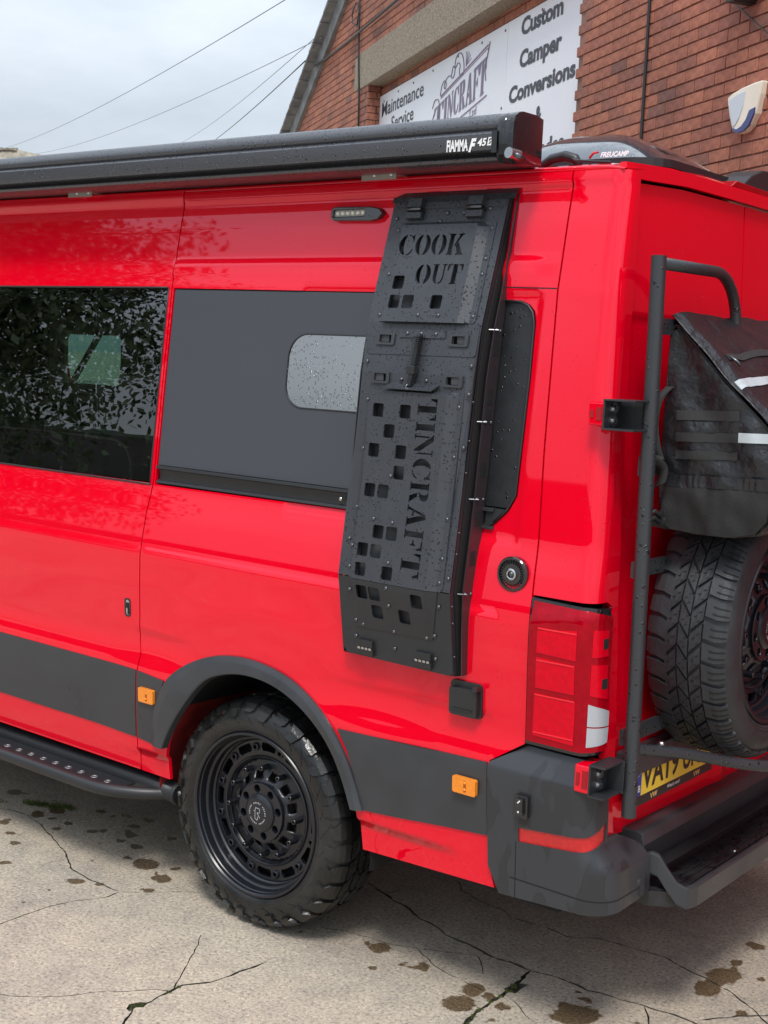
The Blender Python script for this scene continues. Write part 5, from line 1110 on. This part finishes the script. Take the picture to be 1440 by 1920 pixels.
# sign
SGW = mat('white_sign_board', (.72,.75,.80), .35, var=.02, vscale=2)
SGT = mat('faded_sign_print', (.045,.047,.06), .5)
SGP = mat('purple_grey_print', (.17,.15,.21), .5)
SGL = mat('lilac_print', (.33,.27,.42), .5)
sg = thing('workshop_sign', 'large white workshop sign with dark lettering recessed under the concrete lintel', 'sign', tuple(wp(5, 2.6, -.2)))
for a, b in ((2.40,4.165), (4.170,7.785)):
    solid('sign_panel', [(a,2.9), (b,2.9), (b,4.757), (a,4.757)], [], wf, -.160, -.146, SGW, sg, back=True, bev=.002)
U_ = -WD; dS = -.1445
def ws(t, z, d): return wp(.9879*t-.083, .9894*z+.013, d)
def stx(body, t, z, h, wd, m=SGT, bold=.04, **k): return text('sign_lettering', body, m, sg, ws(t, z, dS), U_, ZV, h, bold=bold, width=wd, thick=.0012, **k)
stx('Custom', 4.01, 4.625, .135, .80); stx('Camper', 4.01, 4.365, .135, .81); stx('Conversions', 4.20, 4.11, .130, 1.27); stx('&', 3.62, 3.86, .135, .12); stx('Upgrades', 3.98, 3.585, .135, .92)
stx('Maintenance', 7.86, 4.56, .155, 1.38, bold=.01); stx('Service', 7.50, 4.37, .145, .74, bold=.01); stx('Repairs', 7.50, 4.12, .145, .80, bold=.01)
# lettering of the sign logo: slab letters rising to the right, outlined, with rules above and below
glw = [('T', 6.10, 5.84), ('I', 5.82, 5.74), ('N', 5.72, 5.58), ('C', 5.56, 5.43), ('R', 5.41, 5.26), ('A', 5.24, 5.08), ('F', 5.06, 4.93), ('T', 4.92, 4.76)]
zb_ = lambda t: 4.185+(6.0-t)*.095; ht = lambda t: .20+(6.0-t)*.085
for ch, t0, t1 in glw:
    polys, wd = GL[ch]
    for P in polys:
        for nm, ms, dx, dz, dq in (('logo_shadow', SGL, -.018, -.012, .0008), ('logo_letter', SGP, 0, 0, .0016)):
            Q = []
            for x, y in P:
                t = t0+(t1-t0)*x/wd; Q.append((t+dx*-1*0-dx*0 + (0.012 if nm == 'logo_shadow' else 0), zb_(t)+y*ht(t)+dz))
            solid(nm, Q, [], lambda u, v, q: tuple(ws(u, v, dS+q)), 0, dq, ms, sg)
mb = MB()
def rule(pts, r): mb.tube([ws(t, z, dS+.001) for t, z in pts], r, 5)
rule([(5.93,4.46), (4.74,4.70)], .007); rule([(5.93,4.44), (4.74,4.675)], .004); rule([(5.40,4.17), (4.72,4.27)], .006); rule([(6.12,4.20), (5.5,4.14)], .004)
for i in range(5):
    a = math.radians(20+18*i); rule([(5.28-.0*i, 4.62), (5.28-.14*math.cos(a), 4.62+.13*math.sin(a))], .0025)
mb.make('logo_rules', SGL, sg, smooth=True)
mb = MB()
sp1 = [(5.95,4.47), (5.92,4.56), (5.84,4.60), (5.78,4.55), (5.82,4.50), (5.86,4.54), (5.80,4.60), (5.70,4.62), (5.62,4.56), (5.56,4.62), (5.58,4.72), (5.50,4.78), (5.40,4.76), (5.34,4.68), (5.32,4.58), (5.40,4.54), (5.46,4.60), (5.42,4.66), (5.50,4.70), (5.56,4.64), (5.62,4.70), (5.66,4.60)]
mb.tube([ws(t, z, dS+.001) for t, z in smooth_poly(sp1, 3)], .0045, 5); mb.make('logo_scroll', SGP, sg, smooth=True); mb = MB()
mb.tube([ws(t, z, dS+.001) for t, z in smooth_poly([(6.16,4.38), (6.10,4.46), (5.98,4.44), (5.95,4.34), (5.98,4.24), (6.08,4.20), (6.15,4.26), (6.10,4.32)], 3)], .005, 5); mb.make('logo_scroll', SGP, sg, smooth=True); mb = MB()
mb.tube([ws(t, z, dS+.001) for t, z in smooth_poly([(4.76,4.40), (4.80,4.52), (4.74,4.62), (4.70,4.72)], 3)], .006, 5)
mb.make('logo_scroll', SGP, sg, smooth=True)
text('sign_lettering', 'Ltd', SGP, sg, ws(5.12, 4.135, dS), U_+ZV*.08, ZV, .07, bold=.01, width=.16, thick=.0012)
for t, z in ((7.8,4.72),(7.3,4.74),(6.8,4.74),(6.2,4.75),(5.5,4.75),(4.9,4.75),(4.36,4.74),(4.36,4.1),(4.36,3.6),(2.95,4.74),(3.6,4.74)): dome('sign_screw', ws(t, z, -.146), WN, .013, RIVET, sg)
# alarm box
CREAM = mat('cream_plastic', (.78,.75,.62), .35, var=.05); PALE = mat('pale_blue_cover', (.55,.63,.68), .25); NAVY = mat('navy_strobe_lens', (.012,.025,.16), .2, coat=.5)
al = thing('alarm_box', 'cream shield-shaped alarm box with a navy blue strobe lens on the brick wall', 'alarm box', tuple(wp(.2, 3.3, 0)))
AP = [(.345,3.490), (.30,3.507), (.20,3.522), (.08,3.530), (.005,3.530), (.015,3.46), (.045,3.36), (.09,3.305), (.14,3.278), (.20,3.272), (.245,3.285), (.275,3.31), (.31,3.38), (.335,3.45)]
o = solid('alarm_case', AP, [], wf, -.02, .040, CREAM, al, bev=.012)
solid('alarm_face', [(.32,3.474), (.24,3.492), (.155,3.500), (.17,3.42), (.20,3.36), (.235,3.325), (.262,3.315), (.29,3.37), (.31,3.43)], [], wf, .035, .044, PALE, al, bev=.004)
solid('strobe_lens', [(.275,3.312), (.245,3.287), (.20,3.274), (.14,3.280), (.092,3.305), (.050,3.36), (.045,3.395), (.105,3.388), (.135,3.34), (.175,3.312), (.225,3.30), (.262,3.314)], [], wf, .02, .045, NAVY, al, bev=.005)
fl_ = thing('flood_light', 'small black floodlight at the top right of the brick wall above the alarm box', 'floodlight', tuple(wp(.15, 4.0, 0)))
solid('lamp_body', [(.30,4.02), (.27,3.98), (.20,3.975), (.10,4.02), (.12,4.2), (.3,4.2)], [], wf, 0, .14, BLACKPL, fl_, bev=.01)
mb = MB(); mb.fbox(wp(.2, 4.08, .15), WD, WN, ZV, .07, .006, .05); mb.make('lamp_glass', PALE, fl_)
def wallcable(nm, label, pts, r):
    mb = MB(); mb.tube([wp(t, z, d) for t, z, d in pts], r, 8); o = mb.make(nm, BLACKPL, None, smooth=True); tag(o, label, 'cable'); return o
wallcable('wall_cable', 'thick black cable running straight down the brick wall left of the alarm box', [(1.425,7.0,.014), (1.405,4.3,.014), (1.395,3.4,.014), (1.39,2.0,.014)], .011)
wallcable('wall_cable', 'thin cable crossing the bricks diagonally above the alarm box', [(.62,4.17,.012), (.45,4.06,.012), (.04,3.79,.012), (-.3,3.6,.012)], .004)
wallcable('wall_cable', 'thin dark cable dropping past the left end of the concrete lintel', [(8.17,6.5,.03), (8.14,5.7,.03), (8.12,5.42,.03), (8.09,5.2,.03), (8.05,4.8,.02), (8.0,4.3,.02)], .010)
wallcable('wall_cable', 'looped cable end hanging on bricks near the slate verge', [(8.30,5.85,.03), (8.36,5.74,.05), (8.33,5.63,.05), (8.22,5.58,.03), (8.13,5.68,.04), (8.20,5.80,.03)], .008)
def span(label, a, b, r, sag):
    mb = MB(); a = Vector(a); b = Vector(b); mb.tube([a.lerp(b, t)-ZV*sag*4*t*(1-t) for t in np.linspace(0, 1, 16)], r, 6); o = mb.make('overhead_cable', BLACKPL, None, smooth=True); tag(o, label, 'cable', 'overhead cables'); return o
WIRE = mat('grey_wire', (.28,.33,.38), .5)
for lab, a, b, r, sg_ in (('uppermost overhead cable rising to the top edge of the sky', (-36.4,24.5,8.2), (-6.9,7.6,5.72), .0065, .25),
                     ('second overhead cable, shallow, meeting the slate verge', (-35.3,25.4,8.2), (-8.0,9.25,5.72), .006, .25),
                     ('third overhead cable, steeper, crossing the second by the verge', (-27.6,25.0,8.0), (-7.45,9.0,5.9), .006, .15)):
    o = span(lab, a, b, r, sg_); o.data.materials[0] = WIRE
span('thick dark cable from behind the awning across verge and lintel', (-23.1,22.0,7.3), (-8.2,9.2,5.46), .008, .05)
wallcable('wall_cable', 'thick cable sloping across the bricks above the concrete lintel', [(9.9,5.46,.08), (9.4,5.46,.05), (8.5,5.47,.04), (6.9,5.50,.05), (5.0,5.54,.05), (3,5.7,.04)], .014)
# far roof behind the awning
fr2 = thing('distant_roof', 'far tiled roof ridge just above the awning at the left edge', 'roof', (-49, 34, 0))
TILE = mat('stone_roof_tiles', (.30,.27,.22), .9, var=.6, vscale=1.5)
mb = MB(); mb.add([(-56,29.5,10.35), (-48.4,34.6,10.45), (-46.6,36.2,10.05), (-45.5,34.6,7.0), (-55,28.0,7.0), (-58,31,7), (-47,39,7)], [(0,1,3,4), (1,2,3), (0,5,6,1), (1,6,2)]); mb.make('roof_slope', TILE, fr2)
mb = MB()
for i in range(40):
    p = Vector((-56,29.5,10.38)).lerp(Vector((-48.4,34.6,10.48)), i/40); mb.fbox(p, (.83,.56,0), (-.56,.83,0), (0,0,1), .11, .12, .04+.02*(i % 3 == 0))
mb.make('ridge_tiles', TILE, fr2)
mb = MB(); mb.add([(-55,28.1,0), (-45.5,34.7,0), (-45.5,34.7,7.0), (-55,28.1,7.0)], [(0,1,2,3)]); mb.make('house_wall', TILE, fr2)
CRACKS=[
(5,[(-1.564, 0.115), (-1.479, 0.155), (-1.364, 0.162), (-1.163, 0.095), (-0.992, 0.029), (-0.888, -0.026), (-0.824, -0.064), (-0.719, -0.084), (-0.619, -0.081), (-0.537, -0.081)]),
(2,[(-0.537, -0.081), (-0.454, -0.015), (-0.394, 0.054), (-0.325, 0.116)]),
(4,[(-0.612, -0.573), (-0.61, -0.531), (-0.609, -0.374), (-0.585, -0.242), (-0.531, -0.154), (-0.534, -0.084)]),
(2,[(-0.915, -0.014), (-0.92, -0.096), (-0.898, -0.163)]),
(3,[(-0.235, -0.852), (-0.199, -0.825), (-0.091, -0.746), (-0.019, -0.638), (0.008, -0.604), (0.108, -0.485), (0.153, -0.466)]),
(7,[(0.224, -0.116), (0.21, -0.262), (0.195, -0.344), (0.146, -0.407), (0.153, -0.466), (0.152, -0.539), (0.146, -0.599), (0.176, -0.654), (0.199, -0.687), (0.234, -0.738)]),
(3,[(0.153, -0.466), (0.116, -0.402), (0.015, -0.235), (-0.067, -0.123)]),
(8,[(0.052, 0.606), (0.139, 0.585), (0.214, 0.554), (0.292, 0.541), (0.377, 0.493), (0.446, 0.487), (0.527, 0.452), (0.601, 0.444), (0.674, 0.437), (0.736, 0.421), (0.824, 0.432), (0.877, 0.425)]),
(7,[(0.786, 0.44), (0.802, 0.437), (0.871, 0.425), (0.96, 0.443), (1.024, 0.445), (1.086, 0.439), (1.157, 0.458), (1.207, 0.458), (1.268, 0.47), (1.33, 0.476), (1.403, 0.484), (1.45, 0.47)]),
(4,[(1.268, 0.47), (1.302, 0.426), (1.346, 0.351)]),
(12,[(0.877, 0.425), (0.893, 0.356), (0.904, 0.273), (0.901, 0.163), (0.91, 0.061), (0.922, -0.006), (0.938, -0.076)]),
(3,[(0.18, 0.196), (0.244, 0.228), (0.363, 0.253), (0.438, 0.267), (0.522, 0.3), (0.626, 0.242), (0.686, 0.219), (0.762, 0.214), (0.852, 0.206)]),
(3,[(0.522, 0.3), (0.684, 0.39), (0.705, 0.391), (0.781, 0.301)]),
(4,[(0.139, 0.585), (0.169, 0.591), (0.187, 0.656)]),
(4,[(0.289, 0.867), (0.345, 0.8), (0.456, 0.769), (0.541, 0.762), (0.618, 0.728)]),
(5,[(0.612, 0.732), (0.75, 0.744), (0.829, 0.732), (0.92, 0.792), (1.031, 0.813), (1.158, 0.824), (1.234, 0.799), (1.317, 0.783), (1.402, 0.756), (1.496, 0.702), (1.561, 0.657), (1.624, 0.613)]),
(6,[(1.431, 0.511), (1.466, 0.559), (1.518, 0.623), (1.597, 0.708)]),
(3,[(0.941, 0.222), (1.007, 0.178), (1.066, 0.145)]),
]
STAINS=[
(-0.656, 0.155, 0.035, 0.035, 0.041, -0.036),(-0.913, 0.248, 0.015, 0.015, 0.02, -0.017),(-0.808, 0.242, 0.018, 0.018, 0.018, -0.015),(-0.788, 0.403, 0.015, 0.016, 0.018, -0.016),(-1.397, 0.05, 0.017, 0.018, 0.027, -0.02),(-1.19, 0.157, 0.015, 0.014, 0.017, -0.013),(-1.375, 0.198, 0.021, 0.021, 0.035, -0.027),(-1.353, 0.284, 0.024, 0.025, 0.035, -0.027),(-1.664, 0.299, 0.025, 0.025, 0.03, -0.022),(-0.507, 0.103, 0.024, 0.024, 0.028, -0.025),(-0.543, 0.091, 0.009, 0.01, 0.012, -0.012),(-1.037, 0.267, 0.015, 0.016, 0.019, -0.016),(-0.938, 0.111, 0.009, 0.009, 0.014, -0.011),(-0.544, 0.202, 0.014, 0.015, 0.015, -0.014),(-0.824, 0.117, 0.01, 0.01, 0.011, -0.01),(-0.97, 0.335, 0.013, 0.013, 0.012, -0.011),(-1.2, 0.221, 0.015, 0.016, 0.02, -0.016),(-1.037, -0.201, 0.019, 0.019, 0.015, -0.011),(-0.706, -0.371, 0.01, 0.01, 0.011, -0.008),(-0.726, -0.245, 0.006, 0.007, 0.009, -0.007),(0.424, 0.215, 0.028, 0.027, 0.026, -0.032),(0.554, 0.178, 0.012, 0.012, 0.012, -0.017),(0.61, 0.205, 0.019, 0.018, 0.019, -0.025),(0.504, 0.085, 0.01, 0.01, 0.011, -0.014),(0.837, 0.086, 0.04, 0.038, 0.03, -0.042),(0.817, 0.19, 0.028, 0.026, 0.024, -0.035),(0.881, 0.184, 0.016, 0.016, 0.014, -0.022),(0.945, 0.164, 0.02, 0.02, 0.014, -0.021),(0.961, 0.064, 0.012, 0.011, 0.012, -0.019),(0.152, 0.119, 0.01, 0.009, 0.008, -0.009),(0.126, 0.258, 0.01, 0.01, 0.01, -0.011),(1.138, 0.271, 0.058, 0.055, 0.03, -0.052),(1.104, 0.379, 0.014, 0.014, 0.013, -0.022),(1.061, 0.399, 0.009, 0.009, 0.007, -0.012),(1.082, 0.293, 0.016, 0.016, 0.017, -0.029),(1.361, 0.834, 0.045, 0.044, 0.026, -0.059),(1.36, 0.716, 0.034, 0.032, 0.026, -0.056),(1.349, 0.954, 0.021, 0.02, 0.012, -0.028),(1.347, 1.137, 0.027, 0.026, 0.018, -0.043),(1.464, 0.899, 0.015, 0.014, 0.008, -0.018),(1.343, 1.231, 0.016, 0.016, 0.009, -0.021),(1.08, 1.783, 0.017, 0.017, 0.011, -0.025),(1.048, 1.942, 0.014, 0.013, 0.011, -0.027),(1.007, 2.051, 0.011, 0.011, 0.012, -0.027),(0.865, 1.155, 0.01, 0.011, 0.006, -0.011),(1.507, 0.636, 0.019, 0.017, 0.009, -0.02),(1.293, 0.351, 0.01, 0.01, 0.005, -0.009),]
# ------------------------------------------------------------ ground
gm = bpy.data.materials.new('cracked_yard_concrete'); gm.use_nodes = True; t = gm.node_tree; b = t.nodes['Principled BSDF']; l = t.links.new
co = N(t, 'ShaderNodeTexCoord').outputs['Object']
def noise_(s, d=6, r=.6):
    n = N(t, 'ShaderNodeTexNoise'); n.inputs['Scale'].default_value = s; n.inputs['Detail'].default_value = d; n.inputs['Roughness'].default_value = r; l(co, n.inputs['Vector']); return n.outputs['Fac']
def ramp(src, stops):
    r = N(t, 'ShaderNodeValToRGB'); e = r.color_ramp.elements; e[0].position, e[0].color = stops[0][0], (*stops[0][1], 1); e[1].position, e[1].color = stops[-1][0], (*stops[-1][1], 1)
    for p, c in stops[1:-1]: q = r.color_ramp.elements.new(p); q.color = (*c, 1)
    l(src, r.inputs['Fac']); return r.outputs[0]
def mixc(f, a, bb, mode='MIX'):
    m = N(t, 'ShaderNodeMix', data_type='RGBA', blend_type=mode)
    if isinstance(f, float): m.inputs[0].default_value = f
    else: l(f, m.inputs[0])
    for i, x in ((6, a), (7, bb)):
        if isinstance(x, tuple): m.inputs[i].default_value = (*x, 1)
        else: l(x, m.inputs[i])
    return m.outputs[2]
basec = ramp(noise_(1.1, 5), [(.30,(.33,.29,.245)), (.5,(.43,.375,.305)), (.72,(.50,.43,.34))])
grain = ramp(noise_(85, 3, .7), [(.34,(.45,.45,.47)), (.45,(.92,.92,.92)), (.56,(1.02,1.01,1.0)), (.68,(1.32,1.3,1.26))])
c1 = mixc(1.0, basec, grain, 'MULTIPLY')
mid = ramp(noise_(7, 7, .72), [(.3,(.74,.74,.76)), (.48,(.96,.96,.95)), (.66,(1.10,1.08,1.04))]); c1 = mixc(1.0, c1, mid, 'MULTIPLY')
vo = N(t, 'ShaderNodeTexVoronoi'); vo.inputs['Scale'].default_value = 160; l(co, vo.inputs['Vector'])
ag = ramp(vo.outputs['Color'], [(.0,(.5,.5,.5)), (.45,(1,1,1)), (.8,(1.05,1.05,1.05)), (.96,(1.6,1.55,1.5))]); c1 = mixc(.55, c1, mixc(1.0, c1, ag, 'MULTIPLY'))
at = N(t, 'ShaderNodeAttribute', attribute_name='stain'); ms = N(t, 'ShaderNodeMath', operation='MULTIPLY_ADD'); l(noise_(45, 4), ms.inputs[0]); ms.inputs[1].default_value = .7; l(at.outputs['Fac'], ms.inputs[2])
sm = N(t, 'ShaderNodeMapRange'); sm.inputs['From Min'].default_value = .80; sm.inputs['From Max'].default_value = .92; l(ms.outputs[0], sm.inputs['Value'])
brn = ramp(noise_(130, 4), [(.38,(.04,.030,.018)), (.6,(.17,.115,.062))])
c2 = mixc(sm.outputs[0], c1, brn); l(c2, b.inputs['Base Color']); b.inputs['Roughness'].default_value = .85
rr = N(t, 'ShaderNodeMapRange'); rr.inputs['To Min'].default_value = .85; rr.inputs['To Max'].default_value = .5; l(sm.outputs[0], rr.inputs['Value']); l(rr.outputs[0], b.inputs['Roughness'])
bp = N(t, 'ShaderNodeBump'); bp.inputs['Strength'].default_value = .8; bp.inputs['Distance'].default_value = .004; l(noise_(95, 5, .7), bp.inputs['Height']); l(bp.outputs[0], b.inputs['Normal'])
SOIL = mat('crack_soil_and_moss', (.055,.050,.036), .95, var=.6, vscale=14, bump=1, bscale=200)
MOSS = mat('green_moss', (.075,.10,.02), .9, var=.6, vscale=40, bump=1, bscale=250)
def ribbon2(P, wd, seed):
    P = np.array(P, float); d = np.r_[0, np.cumsum(np.hypot(*np.diff(P, axis=0).T))]; n = max(6, int(d[-1]/.018)); P = resample(P, n)
    T = np.gradient(P, axis=0); T /= np.linalg.norm(T, axis=1)[:, None]; Nn = np.c_[-T[:, 1], T[:, 0]]
    rs = np.random.RandomState(seed); j = np.convolve(rs.uniform(-1, 1, n+6), [.25,.5,.25], 'same')[3:-3]; w_ = wd*.001*(.6+1.4*rs.rand(n))*.42
    w_[0] *= .3; w_[-1] *= .3; C_ = P+Nn*(j*.007)[:, None]
    return [tuple(p) for p in C_+Nn*w_[:, None]] + [tuple(p) for p in (C_-Nn*w_[:, None])[::-1]]
cracks = [ribbon2(P, wd, i) for i, (wd, P) in enumerate(CRACKS)]
cracks.append([(.12,-.60),(.135,-.57),(.155,-.555),(.165,-.585),(.15,-.60),(.155,-.63),(.135,-.625)])
cracks.append([(.885,.26),(.90,.25),(.93,.262),(.925,.30),(.93,.34),(.905,.33),(.89,.30)])
x0, x1, y0, y1 = -2.3, 2.1, -1.35, 1.15
def gz(u, v, q): return (u, v, q)
gr = solid('ground', [(x0,y0), (x1,y0), (x1,y1), (x0,y1)], cracks, gz, -.02, 0, gm, None, res=.026, jitter=.3, wallmat=SOIL)
gr['kind'] = 'structure'
me = gr.data; n = len(me.vertices); cov = np.empty(n*3); me.vertices.foreach_get('co', cov); cov = cov.reshape(-1, 3); st = np.zeros(n)
rs = np.random.RandomState(5); ST2 = list(STAINS)
for _ in range(46):                                   # scatter of small drips by the running board
    cx, cy = rs.uniform(-1.75, -.45), rs.uniform(-.15, .42); a = rs.uniform(.006, .026); ST2.append((cx, cy, a, a*.6, -a*.5, a*.8))
for _ in range(24):
    cx, cy = rs.uniform(-.2, 1.6), rs.uniform(-.8, .7); a = rs.uniform(.003, .009); ST2.append((cx, cy, a, a*.6, -a*.5, a*.8))
for cx, cy, ux, uy, vx, vy in ST2:
    M_ = np.array([[ux, vx], [uy, vy]])
    try: I_ = np.linalg.inv(M_)
    except Exception: continue
    q = (cov[:, :2]-[cx, cy]) @ I_.T; st = np.maximum(st, np.clip(1.35-np.hypot(*q.T)*.85, 0, 1))
a_ = me.attributes.new('stain', 'FLOAT', 'POINT'); a_.data.foreach_set('value', st.astype(np.float32))
G0 = 220
g2 = solid('ground', [(-G0,-G0), (G0,-G0), (G0,G0), (-G0,G0)], [[(x0,y0), (x1,y0), (x1,y1), (x0,y1)]], gz, 0, 0, gm, None, extra=[(x, y) for x in np.arange(-8, 8, 1.) for y in np.arange(-8, 8, 1.)])
g2['kind'] = 'structure'
g3 = solid('crack_floor', [(x0-.1,y0-.1), (x1+.1,y0-.1), (x1+.1,y1+.1), (x0-.1,y1+.1)], [], gz, -.014, -.014, SOIL, None); g3['kind'] = 'structure'; g3.location.z = 0
# moss and grass in the widest cracks
mb = MB(); rs = np.random.RandomState(11)
def tuft(cx, cy, r, n, h, ms=None):
    for _ in range(n):
        a = rs.uniform(0, 2*PI); q = r*math.sqrt(rs.rand()); x = cx+q*math.cos(a); y = cy+q*.5*math.sin(a); b_ = rs.uniform(0, 2*PI); ww = .002; hh = h*rs.uniform(.4, 1); lx, ly = rs.uniform(-.4, .4)*hh, rs.uniform(-.4, .4)*hh
        mb.add([(x-ww*math.cos(b_), y-ww*math.sin(b_), -.008), (x+ww*math.cos(b_), y+ww*math.sin(b_), -.008), (x+lx, y+ly, hh)], [(0,1,2)])
for x, y in ((-1.50,.25),(-1.46,.27),(-1.42,.285),(-1.38,.31),(-1.34,.33)): tuft(x, y, .035, 130, .026)
for x, y in ((-1.66,.17),(-1.60,.19),(-1.22,.40),(-1.10,.44),(-1.0,.47)): tuft(x, y, .03, 50, .014)
for x, y in ((.895,.30),(.905,.26),(.905,.21),(.90,.16),(.905,.10),(.915,.05),(.93,0),(.94,-.05)): tuft(x, y, .012, 60, .007)
for x, y in ((.14,-.60),(.15,-.58),(.15,-.47),(.145,-.43)): tuft(x, y, .012, 50, .007)
o = mb.make('moss_and_grass', MOSS, None); tag(o, 'green moss and short grass growing in the concrete cracks', 'moss', kind='stuff')
# ------------------------------------------------------------ trees across the yard, seen mirrored in the van's glass
BARK = mat('tree_bark', (.06,.05,.04), .9, var=.4, vscale=8, bump=1, bscale=30); LEAF = mat('dark_green_leaves', (.045,.075,.025), .55, var=.4, vscale=3)
def tree(loc, H, R, label, seed, nleaf=15000):
    rs = np.random.RandomState(seed); t_ = thing('broadleaf_tree', label, 'tree', loc, group='trees across the yard')
    mb = MB(); base_ = Vector(loc); mb.tube([base_, base_+Vector((.1,0,H*.3)), base_+Vector((-.1,.2,H*.6)), base_+Vector((.1,.1,H*.9))], [R*.075, R*.06, R*.04, R*.012], 10)
    ends = []
    for i in range(26):
        a = rs.uniform(0, 2*PI); z0 = H*rs.uniform(.28, .7); e = base_+Vector((math.cos(a)*R*rs.uniform(.5, .95), math.sin(a)*R*rs.uniform(.5, .95), z0+H*rs.uniform(.0, .3))); s = base_+Vector((0, 0, z0)); m_ = s.lerp(e, .5)+Vector((0, 0, .3))
        mb.tube([s, m_, e], [R*.03, R*.018, R*.006], 6); ends += [m_, e, m_.lerp(e, .5)]
    mb.make('trunk', BARK, t_, smooth=True)
    V = np.empty((nleaf*4, 3)); cl = []
    for i in range(90):
        a = rs.uniform(0, 2*PI); ph = rs.uniform(-.7, 1); rr_ = R*rs.uniform(.35, 1)
        cl.append((loc[0]+math.cos(a)*rr_*math.sqrt(1-min(1, ph*ph)*.8), loc[1]+math.sin(a)*rr_*math.sqrt(1-min(1, ph*ph)*.8), loc[2]+H*.55+ph*H*.42, R*rs.uniform(.14, .30)))
    cl += [(e.x, e.y, e.z, R*.16) for e in ends]
    cl += [(loc[0]+rs.uniform(-.55, .55)*R, loc[1]+rs.uniform(-.55, .55)*R, loc[2]+H*rs.uniform(.38, .85), R*rs.uniform(.2, .34)) for _ in range(34)]
    cl = np.array(cl); k = rs.randint(len(cl), size=nleaf); d = rs.normal(size=(nleaf, 3)); d /= np.linalg.norm(d, axis=1)[:, None]; c = cl[k, :3]+d*(cl[k, 3]*rs.rand(nleaf)**.6)[:, None]
    u = rs.normal(size=(nleaf, 3)); u /= np.linalg.norm(u, axis=1)[:, None]; v = np.cross(u, rs.normal(size=(nleaf, 3))); v /= np.linalg.norm(v, axis=1)[:, None]; s = R*rs.uniform(.007, .020, nleaf)[:, None]
    V[0::4] = c-u*s; V[1::4] = c-v*s*.55; V[2::4] = c+u*s; V[3::4] = c+v*s*.55
    me = bpy.data.meshes.new('crown'); me.from_pydata(V.tolist(), [], [(4*i, 4*i+1, 4*i+2, 4*i+3) for i in range(nleaf)]); me.update(); base('crown', me, LEAF, t_)
tree((-14.6, -7.6, 0), 8.0, 4.5, 'nearest leafy tree across the yard, mirrored in the dark van window', 1, 60000)
tree((-30, -4, 0), 9.5, 4.5, 'taller leafy tree standing further along the yard edge', 2, 9000)
# unseen wall opposite, sized and darkened for the reflection in the van window
YW = mat('yard_wall_render', (.055,.05,.045), .9, var=.3, vscale=1.2)
mb = MB(); mb.box((-90,-26.2,0), (10,-26,3.1)); o = mb.make('unseen_yard_wall', YW, None); tag(o, 'unseen yard wall behind the camera, sized and darkened for the window reflection', 'wall')
